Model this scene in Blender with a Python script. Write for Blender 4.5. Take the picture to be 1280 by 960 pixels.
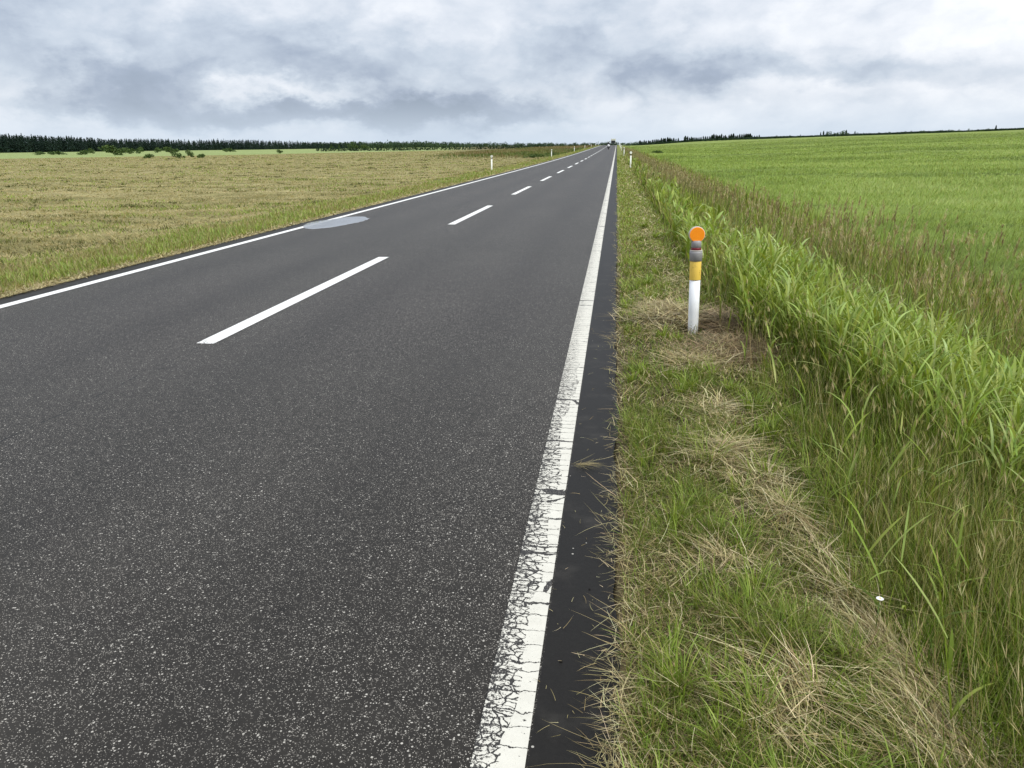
import bpy, math, random
import numpy as np
from mathutils import Matrix, Vector, Euler

for o in list(bpy.data.objects): bpy.data.objects.remove(o)
S = bpy.context.scene
COL = S.collection
RNG = np.random.default_rng(7)
random.seed(7)

# ------------------------------------------------------------------ camera
FPX, EYE = 970.0, 1.6                      # focal length in pixels of a 1280 wide picture, eye height
def cam_axes(roll=0.6, vp=(771, 180.5)):
    r = math.radians(roll)
    d = np.array([vp[0]-640, 480-vp[1], -FPX]); d /= np.linalg.norm(d)
    h = np.array([math.cos(r), math.sin(r), 0])
    u = np.cross(h, d); u /= np.linalg.norm(u)
    return np.array([np.cross(d, u), d, u])   # rows: world X (right of road), Y (along road), Z (up)
CR = cam_axes()
cd = bpy.data.cameras.new('camera'); cam = bpy.data.objects.new('camera', cd); COL.objects.link(cam)
cd.sensor_width = 36; cd.lens = FPX/1280*36; cd.clip_start = .05; cd.clip_end = 9000
m4 = Matrix([list(CR[i])+[0] for i in range(3)]+[[0, 0, 0, 1]]); m4.translation = Vector((0, 0, EYE))
cam.matrix_world = m4
S.camera = cam
def G(px, py, z=0.0):                       # where a sight line of the photo meets the height z
    w = CR @ np.array([px-640, 480-py, -FPX]); t = (z-EYE)/w[2]
    return w[0]*t, w[1]*t
def AZ(px, py=180):                         # world azimuth (0 = along road, + = right)
    w = CR @ np.array([px-640, 480-py, -FPX]); return math.atan2(w[0], w[1])
def EL(px, py):
    w = CR @ np.array([px-640, 480-py, -FPX]); return math.atan2(w[2], math.hypot(w[0], w[1]))

# ------------------------------------------------------------------ view, world, sun
S.view_settings.view_transform = 'Standard'; S.view_settings.look = 'None'
S.view_settings.gamma = 1; S.view_settings.use_curve_mapping = False
S.view_settings.exposure = 0.45
S.render.engine = 'CYCLES'

class NT:
    """small helper for node trees"""
    def __init__(s, t): s.t = t; t.nodes.clear()
    def n(s, kind, ins=None, **kw):
        nd = s.t.nodes.new(kind)
        for k, v in kw.items(): setattr(nd, k, v)
        for k, v in (ins or {}).items():
            if isinstance(v, bpy.types.NodeSocket): s.t.links.new(v, nd.inputs[k])
            else: nd.inputs[k].default_value = v
        return nd
    def m(s, op, a, b=0.0, c=None, clamp=False):
        d = {0: a, 1: b}
        if c is not None: d[2] = c
        return s.n('ShaderNodeMath', d, operation=op, use_clamp=clamp).outputs[0]
    def mix(s, f, a, b, kind='MIX'):
        nd = s.n('ShaderNodeMix', None, data_type='RGBA', blend_type=kind)
        for i, v in ((0, f), (6, a), (7, b)):
            if isinstance(v, bpy.types.NodeSocket): s.t.links.new(v, nd.inputs[i])
            else: nd.inputs[i].default_value = v if i == 0 else (tuple(v)+(1,))[:4]
        return nd.outputs[2]
    def ramp(s, f, stops, interp='LINEAR'):
        nd = s.n('ShaderNodeValToRGB', {0: f}); cr = nd.color_ramp; cr.interpolation = interp
        while len(cr.elements) < len(stops): cr.elements.new(.5)
        for e, (p, c) in zip(cr.elements, stops):
            e.position = p; e.color = (c, c, c, 1) if isinstance(c, (int, float)) else tuple(c)+(1,)
        return nd.outputs[0]
    def noise(s, vec, scale, detail=4, rough=.55, dist=0.0):
        return s.n('ShaderNodeTexNoise', {'Vector': vec, 'Scale': scale, 'Detail': detail, 'Roughness': rough, 'Distortion': dist})
    def smooth(s, v, a, b):
        nd = s.n('ShaderNodeMapRange', {0: v, 1: a, 2: b, 3: 0.0, 4: 1.0}, interpolation_type='SMOOTHSTEP'); return nd.outputs[0]

SUN_EL, SUN_AZ = math.radians(48), math.radians(122)      # veiled sun to the right of the camera
W = bpy.data.worlds.new('World'); S.world = W; W.use_nodes = True
w = NT(W.node_tree)
tc = w.n('ShaderNodeTexCoord').outputs['Generated']
sep = w.n('ShaderNodeSeparateXYZ', {0: tc})
az = w.m('ARCTAN2', sep.outputs[0], sep.outputs[1])
el = w.m('ARCSINE', sep.outputs[2])
azel = w.n('ShaderNodeCombineXYZ', {0: az, 1: w.m('MULTIPLY', el, 1.0), 2: 0.0}).outputs[0]
# cloud billows: turbulence in azimuth / elevation, squeezed towards the horizon
vs = w.n('ShaderNodeCombineXYZ', {0: az, 1: w.m('MULTIPLY', el, 1.75), 2: 1.7}).outputs[0]
wrp = w.noise(vs, 8.0, 6, .62)
off = w.n('ShaderNodeVectorMath', {0: wrp.outputs['Color'], 1: (.5, .5, .5)}, operation='SUBTRACT').outputs[0]
offs = w.n('ShaderNodeVectorMath', {0: off, 1: (.22, .12, 0)}, operation='MULTIPLY').outputs[0]
azw = w.n('ShaderNodeVectorMath', {0: azel, 1: offs}, operation='ADD').outputs[0]
sw = w.n('ShaderNodeSeparateXYZ', {0: azw})
n1 = w.noise(vs, 5.0, 8, .55, .35).outputs[0]
n2 = w.noise(w.n('ShaderNodeVectorMath', {0: vs, 1: (5.3, 2.2, 0)}, operation='ADD').outputs[0], 17.0, 6, .58, .3).outputs[0]
val = w.m('ADD', w.m('MULTIPLY', w.m('SUBTRACT', n1, .5), .95), w.m('MULTIPLY', w.m('SUBTRACT', n2, .5), .30))
bil = w.n('ShaderNodeTexVoronoi', {'Vector': w.n('ShaderNodeVectorMath', {0: vs, 1: offs}, operation='ADD').outputs[0], 'Scale': 11.0, 'Detail': 2.0, 'Roughness': .5}, feature='F1').outputs['Distance']
val = w.m('MULTIPLY_ADD', w.m('SUBTRACT', .42, bil), .22, val)
val = w.m('ADD', val, .685)
CLOUDS = [   # photo x, y, half width, half height, brightness change
    (235, 98, 130, 22, -.38), (330, 140, 210, 18, -.42), (560, 140, 140, 17, -.32), (110, 128, 70, 22, -.16),
    (790, 92, 200, 30, -.15), (430, 62, 150, 26, -.20), (150, 40, 160, 34, -.16), (1000, 92, 220, 14, -.17), (620, 60, 120, 20, -.05),
    (700, 120, 45, 13, .22), (345, 103, 45, 12, .34), (10, 125, 50, 30, .22), (560, 45, 90, 18, .18), (420, 112, 50, 9, .16),
    (1180, 20, 190, 36, .24), (1080, 122, 170, 9, .12), (620, 160, 900, 9, .10), (1000, 165, 500, 16, .02), (60, 60, 70, 30, .12),
]
for (px, py, hw, hh, am) in CLOUDS:
    a0, e0 = AZ(px, py), EL(px, py)
    dx = w.m('DIVIDE', w.m('SUBTRACT', sw.outputs[0], a0), hw/900)
    dy = w.m('DIVIDE', w.m('SUBTRACT', sw.outputs[1], e0), hh/930)
    r2 = w.m('ADD', w.m('MULTIPLY', dx, dx), w.m('MULTIPLY', dy, dy))
    gsn = w.m('EXPONENT', w.m('MULTIPLY', r2, -.8))
    val = w.m('MULTIPLY_ADD', gsn, am, val)
ccol = w.ramp(val, [(0, (.28, .335, .43)), (.22, (.36, .42, .53)), (.45, (.55, .615, .71)), (.66, (.74, .78, .85)), (.84, (.89, .91, .95)), (1, (1.0, 1.0, 1.0))])
low = w.smooth(el, .065, .0)                      # paler, bluer air just above the horizon
ccol = w.mix(w.m('MULTIPLY', low, .75), ccol, (.58, .68, .80))
zen = w.m('MULTIPLY_ADD', w.m('MAXIMUM', w.m('SUBTRACT', sep.outputs[2], .22), 0.0), .75, 1.0)
cl10 = w.n('ShaderNodeVectorMath', {0: ccol, 'Scale': w.m('MULTIPLY', zen, 10.0)}, operation='SCALE').outputs[0]
sky = w.n('ShaderNodeTexSky', None, sky_type='NISHITA', sun_disc=False, sun_elevation=SUN_EL, sun_rotation=SUN_AZ, altitude=10)
skyc = w.mix(.93, sky.outputs[0], cl10)
bg = w.n('ShaderNodeBackground', {0: skyc, 1: .083})
w.n('ShaderNodeOutputWorld', {0: bg.outputs[0]})

sl = bpy.data.lights.new('sun', 'SUN'); sl.energy = 2.0; sl.angle = math.radians(11); sl.color = (1, .965, .91)
so = bpy.data.objects.new('sun', sl); COL.objects.link(so)
sd = Vector((math.sin(SUN_AZ)*math.cos(SUN_EL), math.cos(SUN_AZ)*math.cos(SUN_EL), math.sin(SUN_EL)))
so.rotation_euler = sd.to_track_quat('Z', 'Y').to_euler()

# ------------------------------------------------------------------ numeric noise
def _hash(ix, iy, seed):
    h = (ix.astype(np.int64)*374761393 + iy.astype(np.int64)*668265263 + seed*1442695041) & 0xffffffff
    h = ((h ^ (h >> 13))*1274126177) & 0xffffffff
    return ((h ^ (h >> 16)) & 0xffffff)/float(0xffffff)
def vnoise(x, y, seed=0):
    x = np.asarray(x, float); y = np.asarray(y, float)
    ix = np.floor(x); iy = np.floor(y); fx = x-ix; fy = y-iy
    fx = fx*fx*(3-2*fx); fy = fy*fy*(3-2*fy)
    a = _hash(ix, iy, seed); b = _hash(ix+1, iy, seed); c = _hash(ix, iy+1, seed); d = _hash(ix+1, iy+1, seed)
    return (a*(1-fx)+b*fx)*(1-fy)+(c*(1-fx)+d*fx)*fy
def fbm(x, y, seed=0, oct=4):
    s = 0; a = .5; t = 0
    for i in range(oct):
        s = s+a*vnoise(x*2**i, y*2**i, seed+i*17); t += a; a *= .5
    return s/t
def sst(v, a, b):
    t = np.clip((v-a)/(b-a), 0, 1); return t*t*(3-2*t)

# ------------------------------------------------------------------ terrain heights
def road_z(y):
    y = np.asarray(y, float)
    return 1.25*sst(y, 40, 400)-1.3*sst(y, 430, 640)
AZR = np.radians([-2, 1.7, 10.4, 18, 27, 40, 70])
ZR = np.array([1.6, 2.7, 3.9, 5.3, 6.9, 7.5, 7.5])
def ground_z(x, y):
    x = np.asarray(x, float); y = np.asarray(y, float)
    R = np.hypot(x, y); a = np.arctan2(x, y)
    right = np.interp(a, AZR, ZR)*sst(R, 40, 520) - .9*sst(R, 560, 1000)
    left = .35*sst(R, 300, 620)
    wr = sst(a, math.radians(-1.5), math.radians(2))*(y > 0)+(y <= 0)*0
    far = left*(1-wr)+right*wr
    nr = np.exp(-((x+3.4)/38)**2)
    z = road_z(y)*nr+far*(1-nr)
    local = np.zeros_like(x)
    # right verge and the dip behind it
    local += -.38*sst(x, 1.35, 3.0)*(1-sst(x, 12, 60))
    local += -.16*sst(-x, 8.3, 10.5)*(1-sst(-x, 20, 80))
    local += .035*sst(x, .05, .5)*(1-sst(x, 1.2, 2)) + .03*sst(-x, 7.0, 7.4)*(1-sst(-x, 8.4, 9))
    local += -.055*np.exp(-((x-.71)**2+(y-6.7)**2)/.30**2)
    local += (fbm(x*1.7, y*1.7, 5)-.5)*.07*sst(x, .1, .6)*(1-sst(R, 30, 60))
    local += (fbm(x*1.2, y*1.2, 6)-.5)*.10*sst(-x, 7.2, 9)*(1-sst(R, 60, 90))
    local += (fbm(x*.05, y*.05, 9)-.5)*.6*sst(x, 8, 40)*(1-sst(R, 400, 500))
    under = sst(x, -6.98, -6.88)*(1-sst(x, -.03, .06))
    return z+local-.10*under

# ------------------------------------------------------------------ object helpers
def tag(o, label=None, cat=None, group=None, kind=None):
    if label: o['label'] = label
    if cat: o['category'] = cat
    if group: o['group'] = group
    if kind: o['kind'] = kind
    return o
def mesh_from(name, V, F, mat, parent=None, smooth=False, uvfn=None):
    me = bpy.data.meshes.new(name); me.from_pydata([tuple(v) for v in V], [], [tuple(f) for f in F]); me.update()
    if smooth:
        for p in me.polygons: p.use_smooth = True
    o = bpy.data.objects.new(name, me); COL.objects.link(o)
    if mat: me.materials.append(mat)
    if parent: o.parent = parent
    return o
def fast_mesh(name, V, loops, starts, mat, cols=None, parent=None, smooth=False):
    me = bpy.data.meshes.new(name)
    me.vertices.add(len(V)); me.vertices.foreach_set('co', np.asarray(V, np.float32).ravel())
    me.loops.add(len(loops)); me.loops.foreach_set('vertex_index', np.asarray(loops, np.int32))
    me.polygons.add(len(starts)); me.polygons.foreach_set('loop_start', np.asarray(starts, np.int32))
    if smooth: me.polygons.foreach_set('use_smooth', np.ones(len(starts), bool))
    if cols is not None:
        at = me.color_attributes.new('col', 'FLOAT_COLOR', 'POINT')
        c4 = np.ones((len(V), 4), np.float32); c4[:, :3] = cols
        at.data.foreach_set('color', c4.ravel())
    me.update(calc_edges=True)
    o = bpy.data.objects.new(name, me); COL.objects.link(o); me.materials.append(mat)
    if parent: o.parent = parent
    return o
def empty(name, loc, rz=0):
    o = bpy.data.objects.new(name, None); COL.objects.link(o); o.location = loc; o.rotation_euler = (0, 0, rz); return o
def lathe(prof, seg=24, cx=0, cy=0, lean=(0, 0)):
    V = []; F = []
    for (r, z) in prof:
        for k in range(seg):
            t = 2*math.pi*k/seg
            V.append((cx+r*math.cos(t)+lean[0]*z, cy+r*math.sin(t)+lean[1]*z, z))
    for i in range(len(prof)-1):
        for k in range(seg):
            a = i*seg+k; b = i*seg+(k+1) % seg
            F.append((a, b, b+seg, a+seg))
    F.append(tuple(range(seg))[::-1]); F.append(tuple(range((len(prof)-1)*seg, len(prof)*seg)))
    return V, F

class Blades:
    """collects ribbons (grass blades, stalks, straws) in numpy arrays; one mesh at the end"""
    def __init__(s): s.V = []; s.L = []; s.P = []; s.C = []; s.nv = 0; s.nl = 0
    def add(s, P, length, width, az, lean, droop, col, segs=3, tipw=0.0, prof='blade', twist=0.5, side=0.0):
        N = len(P)
        if N == 0: return
        P = np.asarray(P, float)
        f = lambda a: np.broadcast_to(np.asarray(a, float), (N,))
        length, width, az, lean, droop, side = map(f, (length, width, az, lean, droop, side))
        col = np.broadcast_to(np.asarray(col, float), (N, 3))
        hx, hy = np.cos(az), np.sin(az)
        wa = az+np.pi/2+(RNG.random(N)-.5)*2*twist
        wx, wy = np.cos(wa), np.sin(wa)
        ts = np.linspace(0, 1, segs+1)
        rows = []
        for i, t in enumerate(ts):
            h = length*(np.sin(lean)*t+droop*.45*t*t)
            u = length*(np.cos(lean)*t-droop*.55*t*t)
            c = np.stack([P[:, 0]+hx*h-hy*side*length*t*t, P[:, 1]+hy*h+hx*side*length*t*t, P[:, 2]+u], 1)
            if prof == 'blade': ww = width*(1-t**2.2)*(.75+.25*min(1, t*4))
            elif prof == 'leaf': ww = width*(math.sin(math.pi*min(1, (t*.86+.14)))**.75)
            elif prof == 'spindle': ww = width*(math.sin(math.pi*(t*.9+.08))**.9)
            else: ww = width*np.ones(N)*(1-.5*t)
            ww = ww*.5
            wv = np.stack([wx*ww, wy*ww, np.zeros(N)], 1)
            if i == segs: rows.append(c[:, None, :])
            else: rows.append(np.stack([c-wv, c+wv], 1))
        A = np.concatenate(rows, 1)                 # N, 2*segs+1, 3
        nv = 2*segs+1
        pat = []; st = []
        for i in range(segs-1):
            st.append(len(pat)); pat += [2*i, 2*i+1, 2*i+3, 2*i+2]
        st.append(len(pat)); pat += [2*segs-2, 2*segs-1, 2*segs]
        pat = np.array(pat); st = np.array(st)
        base = s.nv+np.arange(N)*nv
        s.L.append((base[:, None]+pat[None]).ravel())
        s.P.append((s.nl+np.arange(N)[:, None]*len(pat)+st[None]).ravel())
        s.V.append(A.reshape(-1, 3)); s.C.append(np.repeat(col, nv, 0))
        s.nv += N*nv; s.nl += N*len(pat)
        return
    def build(s, name, mat, parent=None):
        return fast_mesh(name, np.concatenate(s.V), np.concatenate(s.L), np.concatenate(s.P), mat, np.concatenate(s.C), parent)
def palette(cols, idx):                            # pick between a list of colours by a continuous index
    cols = np.array(cols); idx = np.clip(idx, 0, 1)*(len(cols)-1); i = np.clip(idx.astype(int), 0, len(cols)-2); t = (idx-i)[:, None]
    return cols[i]*(1-t)+cols[i+1]*t
def jitter(c, a=.18):
    return np.clip(c*(1+(RNG.random((len(c), 1))-.5)*2*a)*(1+(RNG.random((len(c), 3))-.5)*.16), 0, 1)
def strip(n, x0, x1, y0, y1, p=2.0):               # points in a strip beside the road, thinning out with distance
    ys = np.exp(np.linspace(math.log(y0+1e-3), math.log(y1), 600)); dens = (ys*ys+1.5)**(-p/2)
    c = np.concatenate([[0], np.cumsum((dens[1:]+dens[:-1])/2*np.diff(ys))]); c /= c[-1]
    y = np.interp(RNG.random(n), c, ys); x = x0+(x1-x0)*RNG.random(n)
    return x, y
def fan(n, a0, a1, r0, r1, p=2.0):                 # points in a fan seen from the road
    rs = np.exp(np.linspace(math.log(r0), math.log(r1), 600)); dens = rs**(1-p)
    c = np.concatenate([[0], np.cumsum((dens[1:]+dens[:-1])/2*np.diff(rs))]); c /= c[-1]
    r = np.interp(RNG.random(n), c, rs); a = a0+(a1-a0)*RNG.random(n)
    return r*np.sin(a), r*np.cos(a)
def on_ground(x, y, dz=0.0): return np.stack([x, y, ground_z(x, y)+dz], 1)

# ------------------------------------------------------------------ materials
def new_mat(name):
    m = bpy.data.materials.new(name); m.use_nodes = True; return m, NT(m.node_tree)
def out(t, sh): t.n('ShaderNodeOutputMaterial', {0: sh})
def mat_foliage(name, trans=.35, rough=.5, spec=.35, wob=.0):
    m, t = new_mat(name)
    c = t.n('ShaderNodeAttribute', None, attribute_name='col').outputs['Color']
    p = t.n('ShaderNodeBsdfPrincipled', {'Base Color': c, 'Roughness': rough, 'Specular IOR Level': spec})
    if trans:
        tr = t.n('ShaderNodeBsdfTranslucent', {0: t.mix(1.0, c, (1.25, 1.2, .75), 'MULTIPLY')})
        mx = t.n('ShaderNodeMixShader', {0: trans, 1: p.outputs[0], 2: tr.outputs[0]}); out(t, mx.outputs[0])
    else: out(t, p.outputs[0])
    return m
def mat_plain(name, col, rough=.5, spec=.5, metal=0.0, dirt=None, dscale=20, bump=0.0, coat=0):
    m, t = new_mat(name)
    tcn = t.n('ShaderNodeTexCoord').outputs['Object']
    base = tuple(col)+(1,)
    if dirt:
        f = t.smooth(t.noise(tcn, dscale, 6, .65).outputs[0], .52, .78)
        base = t.mix(f, col, dirt)
    ins = {'Base Color': base, 'Roughness': rough, 'Specular IOR Level': spec, 'Metallic': metal, 'Coat Weight': coat}
    if bump:
        ins['Normal'] = t.n('ShaderNodeBump', {'Strength': bump, 'Distance': .002, 'Height': t.noise(tcn, dscale*4, 4).outputs[0]}).outputs[0]
    out(t, t.n('ShaderNodeBsdfPrincipled', ins).outputs[0]); return m

def asphalt_nodes(t, pos, shoulder=False):
    """returns colour, roughness, height sockets of the road surface"""
    big = t.noise(pos, .35, 4, .5).outputs[0]
    mid = t.noise(pos, 9.0, 5, .6).outputs[0]
    vor = t.n('ShaderNodeTexVoronoi', {'Vector': pos, 'Scale': 118.0, 'Randomness': 1.0}, feature='F1')
    rnd = t.n('ShaderNodeSeparateColor', {0: vor.outputs['Color']})
    vor2 = t.n('ShaderNodeTexVoronoi', {'Vector': pos, 'Scale': 215.0, 'Randomness': 1.0}, feature='F1')
    rnd2 = t.n('ShaderNodeSeparateColor', {0: vor2.outputs['Color']})
    base = t.mix(t.smooth(big, .35, .68), (.0270, .0242, .0206), (.0390, .0352, .0302))
    base = t.mix(t.m('MULTIPLY', t.smooth(mid, .3, .7), .35), base, (.0125, .0112, .0095))
    clus = t.noise(pos, 26.0, 3, .6).outputs[0]
    th1 = t.m('SUBTRACT', .90, t.m('MULTIPLY', clus, .42)); th2 = t.m('SUBTRACT', .80, t.m('MULTIPLY', clus, .46))
    sp = t.m('MULTIPLY', t.m('GREATER_THAN', rnd.outputs[0], th1), t.m('LESS_THAN', vor.outputs['Distance'], t.m('MULTIPLY', rnd.outputs[1], .46)))
    sp2 = t.m('MULTIPLY', t.m('GREATER_THAN', rnd2.outputs[0], th2), t.m('LESS_THAN', vor2.outputs['Distance'], .36))
    stone = t.mix(rnd.outputs[2], (.11, .10, .088), (.48, .455, .40))
    stone2 = t.mix(rnd2.outputs[2], (.09, .083, .071), (.36, .335, .29))
    c = t.mix(sp2, base, stone2); c = t.mix(sp, c, stone)
    sx = t.n('ShaderNodeSeparateXYZ', {0: pos})
    # polished, slightly darker wheel paths
    for cx in (-1.15, -2.65, -4.35, -5.75):
        d = t.m('DIVIDE', t.m('SUBTRACT', sx.outputs[0], cx), .33)
        g = t.m('EXPONENT', t.m('MULTIPLY', t.m('MULTIPLY', d, d), -1.0))
        c = t.mix(t.m('MULTIPLY', g, t.m('MULTIPLY', t.smooth(big, .25, .7), .38)), c, (.012, .011, .010))
    blot = t.smooth(t.noise(pos, 1.6, 5, .6).outputs[0], .60, .74)
    c = t.mix(t.m('MULTIPLY', blot, .16), c, (.05, .046, .04))
    spot = t.smooth(t.noise(pos, 3.7, 3, .5).outputs[0], .70, .76)
    c = t.mix(t.m('MULTIPLY', spot, .45), c, (.008, .0075, .007))
    h = t.m('ADD', t.m('MULTIPLY', vor2.outputs['Distance'], -.5), t.m('MULTIPLY', vor.outputs['Distance'], -.6))
    return c, sx, h
def mat_asphalt():
    m, t = new_mat('coarse_asphalt')
    pos = t.n('ShaderNodeNewGeometry').outputs['Position']
    c, sx, h = asphalt_nodes(t, pos)
    # joint crack along the middle
    wig = t.noise(t.n('ShaderNodeVectorMath', {0: pos, 1: (0, 1, 0)}, operation='MULTIPLY').outputs[0], 2.2, 6, .75).outputs[0]
    cxp = t.m('ADD', t.m('MULTIPLY', t.m('SUBTRACT', wig, .5), .16), -3.46)
    d = t.m('ABSOLUTE', t.m('SUBTRACT', sx.outputs[0], cxp))
    gaps = t.smooth(t.noise(pos, 3.1, 4, .7).outputs[0], .42, .58)
    ck = t.m('MULTIPLY', t.m('LESS_THAN', d, .006), gaps)
    c = t.mix(ck, c, (.010, .010, .010))
    # outer strip of dense fine mix beyond the edge lines, with a few pale chips and dried mud
    edge = t.m('ADD', t.smooth(sx.outputs[0], -.200, -.188), t.smooth(sx.outputs[0], -6.585, -6.597))
    dust = t.smooth(t.noise(pos, 5.0, 6, .6).outputs[0], .50, .80)
    v3 = t.n('ShaderNodeTexVoronoi', {'Vector': pos, 'Scale': 38.0}, feature='F1')
    r3 = t.n('ShaderNodeSeparateColor', {0: v3.outputs['Color']})
    chip = t.m('MULTIPLY', t.m('GREATER_THAN', r3.outputs[0], .95), t.m('LESS_THAN', v3.outputs['Distance'], t.m('MULTIPLY', r3.outputs[1], .2)))
    fine = t.mix(t.noise(pos, 60, 4, .7).outputs[0], (.0085, .0079, .0070), (.0185, .0170, .0150))
    fine = t.mix(t.m('MULTIPLY', dust, .30), fine, (.085, .078, .066))
    fine = t.mix(chip, fine, (.38, .36, .32))
    c = t.mix(edge, c, fine)
    hh = t.m('MULTIPLY', h, t.m('SUBTRACT', 1.0, t.m('MULTIPLY', edge, .8)))
    hh = t.m('SUBTRACT', hh, t.m('MULTIPLY', ck, 1.0))
    bp = t.n('ShaderNodeBump', {'Strength': .28, 'Distance': .005, 'Height': hh}).outputs[0]
    out(t, t.n('ShaderNodeBsdfPrincipled', {'Base Color': c, 'Roughness': .50, 'Specular IOR Level': .12, 'Normal': bp}).outputs[0]); return m
def mat_line(name, wear):
    """road paint: wear 2 = edge line, cracked across and worn on its road side; 1 = dashes"""
    m, t = new_mat(name)
    pos = t.n('ShaderNodeNewGeometry').outputs['Position']
    c, sx, h = asphalt_nodes(t, pos)
    x, y = sx.outputs[0], sx.outputs[1]
    n = t.noise(pos, 52, 6, .74).outputs[0]; nl = t.noise(pos, 1.3, 4, .6).outputs[0]
    paint = t.mix(t.noise(pos, 14, 5, .7).outputs[0], (.69, .67, .585), (.50, .48, .41))
    if wear != 2: paint = t.mix(t.noise(pos, 14, 5, .7).outputs[0], (.84, .84, .80), (.70, .70, .66))
    if wear == 2:
        lat = t.n('ShaderNodeMapRange', {0: x, 1: -.345, 2: -.20}).outputs[0]      # 0 road side, 1 verge side
        near = t.smooth(y, 9.0, 2.0)
        thr = t.m('ADD', t.m('MULTIPLY', t.smooth(lat, .72, .0), .150), t.m('MULTIPLY', t.m('SUBTRACT', nl, .5), .16))
        thr = t.m('MULTIPLY', thr, t.m('MULTIPLY_ADD', near, .72, .28))
        gone = t.m('GREATER_THAN', t.m('ADD', thr, n), .665)
        pits = t.m('GREATER_THAN', t.noise(pos, 150, 2, .6).outputs[0], t.m('SUBTRACT', .735, t.m('MULTIPLY', t.smooth(lat, .9, .1), .16)))
        # transverse shrinkage cracks, gently wandering
        wv = t.noise(t.n('ShaderNodeVectorMath', {0: pos, 1: (1, 1, 0)}, operation='MULTIPLY').outputs[0], 16, 5, .65).outputs['Color']
        wv = t.n('ShaderNodeVectorMath', {0: t.n('ShaderNodeVectorMath', {0: wv, 1: (.5, .5, .5)}, operation='SUBTRACT').outputs[0], 1: (.03, .060, 0)}, operation='MULTIPLY').outputs[0]
        pw = t.n('ShaderNodeVectorMath', {0: pos, 1: wv}, operation='ADD').outputs[0]
        s1 = t.n('ShaderNodeVectorMath', {0: pw, 1: (2.2, 13.0, 0)}, operation='MULTIPLY').outputs[0]
        e1 = t.n('ShaderNodeTexVoronoi', {'Vector': s1, 'Scale': 1.0, 'Randomness': .5}, feature='DISTANCE_TO_EDGE').outputs[0]
        s2 = t.n('ShaderNodeVectorMath', {0: pw, 1: (24.0, 34.0, 0)}, operation='MULTIPLY').outputs[0]
        e2 = t.n('ShaderNodeTexVoronoi', {'Vector': s2, 'Scale': 1.0}, feature='DISTANCE_TO_EDGE').outputs[0]
        k1 = t.m('LESS_THAN', e1, t.m('MULTIPLY_ADD', t.smooth(lat, 1.0, .2), .022, .020))
        k2 = t.m('MULTIPLY', t.m('LESS_THAN', e2, .060), t.m('MULTIPLY', t.m('GREATER_THAN', t.m('ADD', t.smooth(lat, 1.1, .15), t.m('MULTIPLY', t.m('SUBTRACT', nl, .5), 2.2)), .45), t.smooth(y, 7.5, 4.0)))
        lost = t.m('MAXIMUM', t.m('MAXIMUM', gone, pits), t.m('MAXIMUM', k1, k2))
    elif wear == 1:
        end = t.m('PINGPONG', t.m('SUBTRACT', y, 6.07-100*10.45), 5.4)
        pits = t.m('GREATER_THAN', t.noise(pos, 120, 3, .6).outputs[0], .70)
        gone = t.m('GREATER_THAN', t.m('ADD', n, t.m('MULTIPLY', t.smooth(y, 6.5, 6.07), .20)), .74)
        lost = t.m('MAXIMUM', pits, gone)
    else:
        lost = t.m('MAXIMUM', t.m('GREATER_THAN', t.noise(pos, 130, 3, .6).outputs[0], .70), t.m('GREATER_THAN', n, .72))
    col = t.mix(lost, paint, t.mix(.4, c, (.02, .019, .018)))
    hh = t.m('ADD', t.m('MULTIPLY', h, .3), t.m('MULTIPLY', lost, -1.0))
    bp = t.n('ShaderNodeBump', {'Strength': .5, 'Distance': .003, 'Height': hh}).outputs[0]
    out(t, t.n('ShaderNodeBsdfPrincipled', {'Base Color': col, 'Roughness': .6, 'Specular IOR Level': .4, 'Normal': bp}).outputs[0]); return m
def mat_ground():
    m, t = new_mat('soil_and_turf')
    pos = t.n('ShaderNodeNewGeometry').outputs['Position']
    c = t.n('ShaderNodeAttribute', None, attribute_name='col').outputs['Color']
    n = t.noise(pos, 14, 6, .7).outputs[0]; n2 = t.noise(pos, .9, 6, .65).outputs[0]
    f = t.m('MULTIPLY', t.ramp(n, [(.3, .55), (.7, 1.35)]), t.ramp(n2, [(.3, .72), (.7, 1.25)]))
    cc = t.n('ShaderNodeVectorMath', {0: c, 'Scale': f}, operation='SCALE').outputs[0]
    bp = t.n('ShaderNodeBump', {'Strength': .6, 'Distance': .06, 'Height': t.m('ADD', t.m('MULTIPLY', n, .4), n2)}).outputs[0]
    out(t, t.n('ShaderNodeBsdfPrincipled', {'Base Color': cc, 'Roughness': .95, 'Specular IOR Level': .1, 'Normal': bp}).outputs[0]); return m
M_ASPH = mat_asphalt(); M_EDGE = mat_line('worn_edge_paint', 2); M_DASH = mat_line('dash_paint', 1); M_LEFT = mat_line('far_edge_paint', 0)
M_GROUND = mat_ground()
M_GRASS = mat_foliage('grass_blades', .34, .5, .2)
M_LEAF = mat_foliage('broad_grass_leaves', .34, .42, .22)
M_STRAW = mat_foliage('dry_straw', .12, .6, .25)
M_FIELD = mat_foliage('field_grass', .30, .6, .2)
M_TREE = mat_foliage('tree_foliage', .12, .7, .15)
M_BARK = mat_plain('bark', (.07, .05, .035), .9, .1, dirt=(.03, .025, .02), dscale=6)
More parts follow.
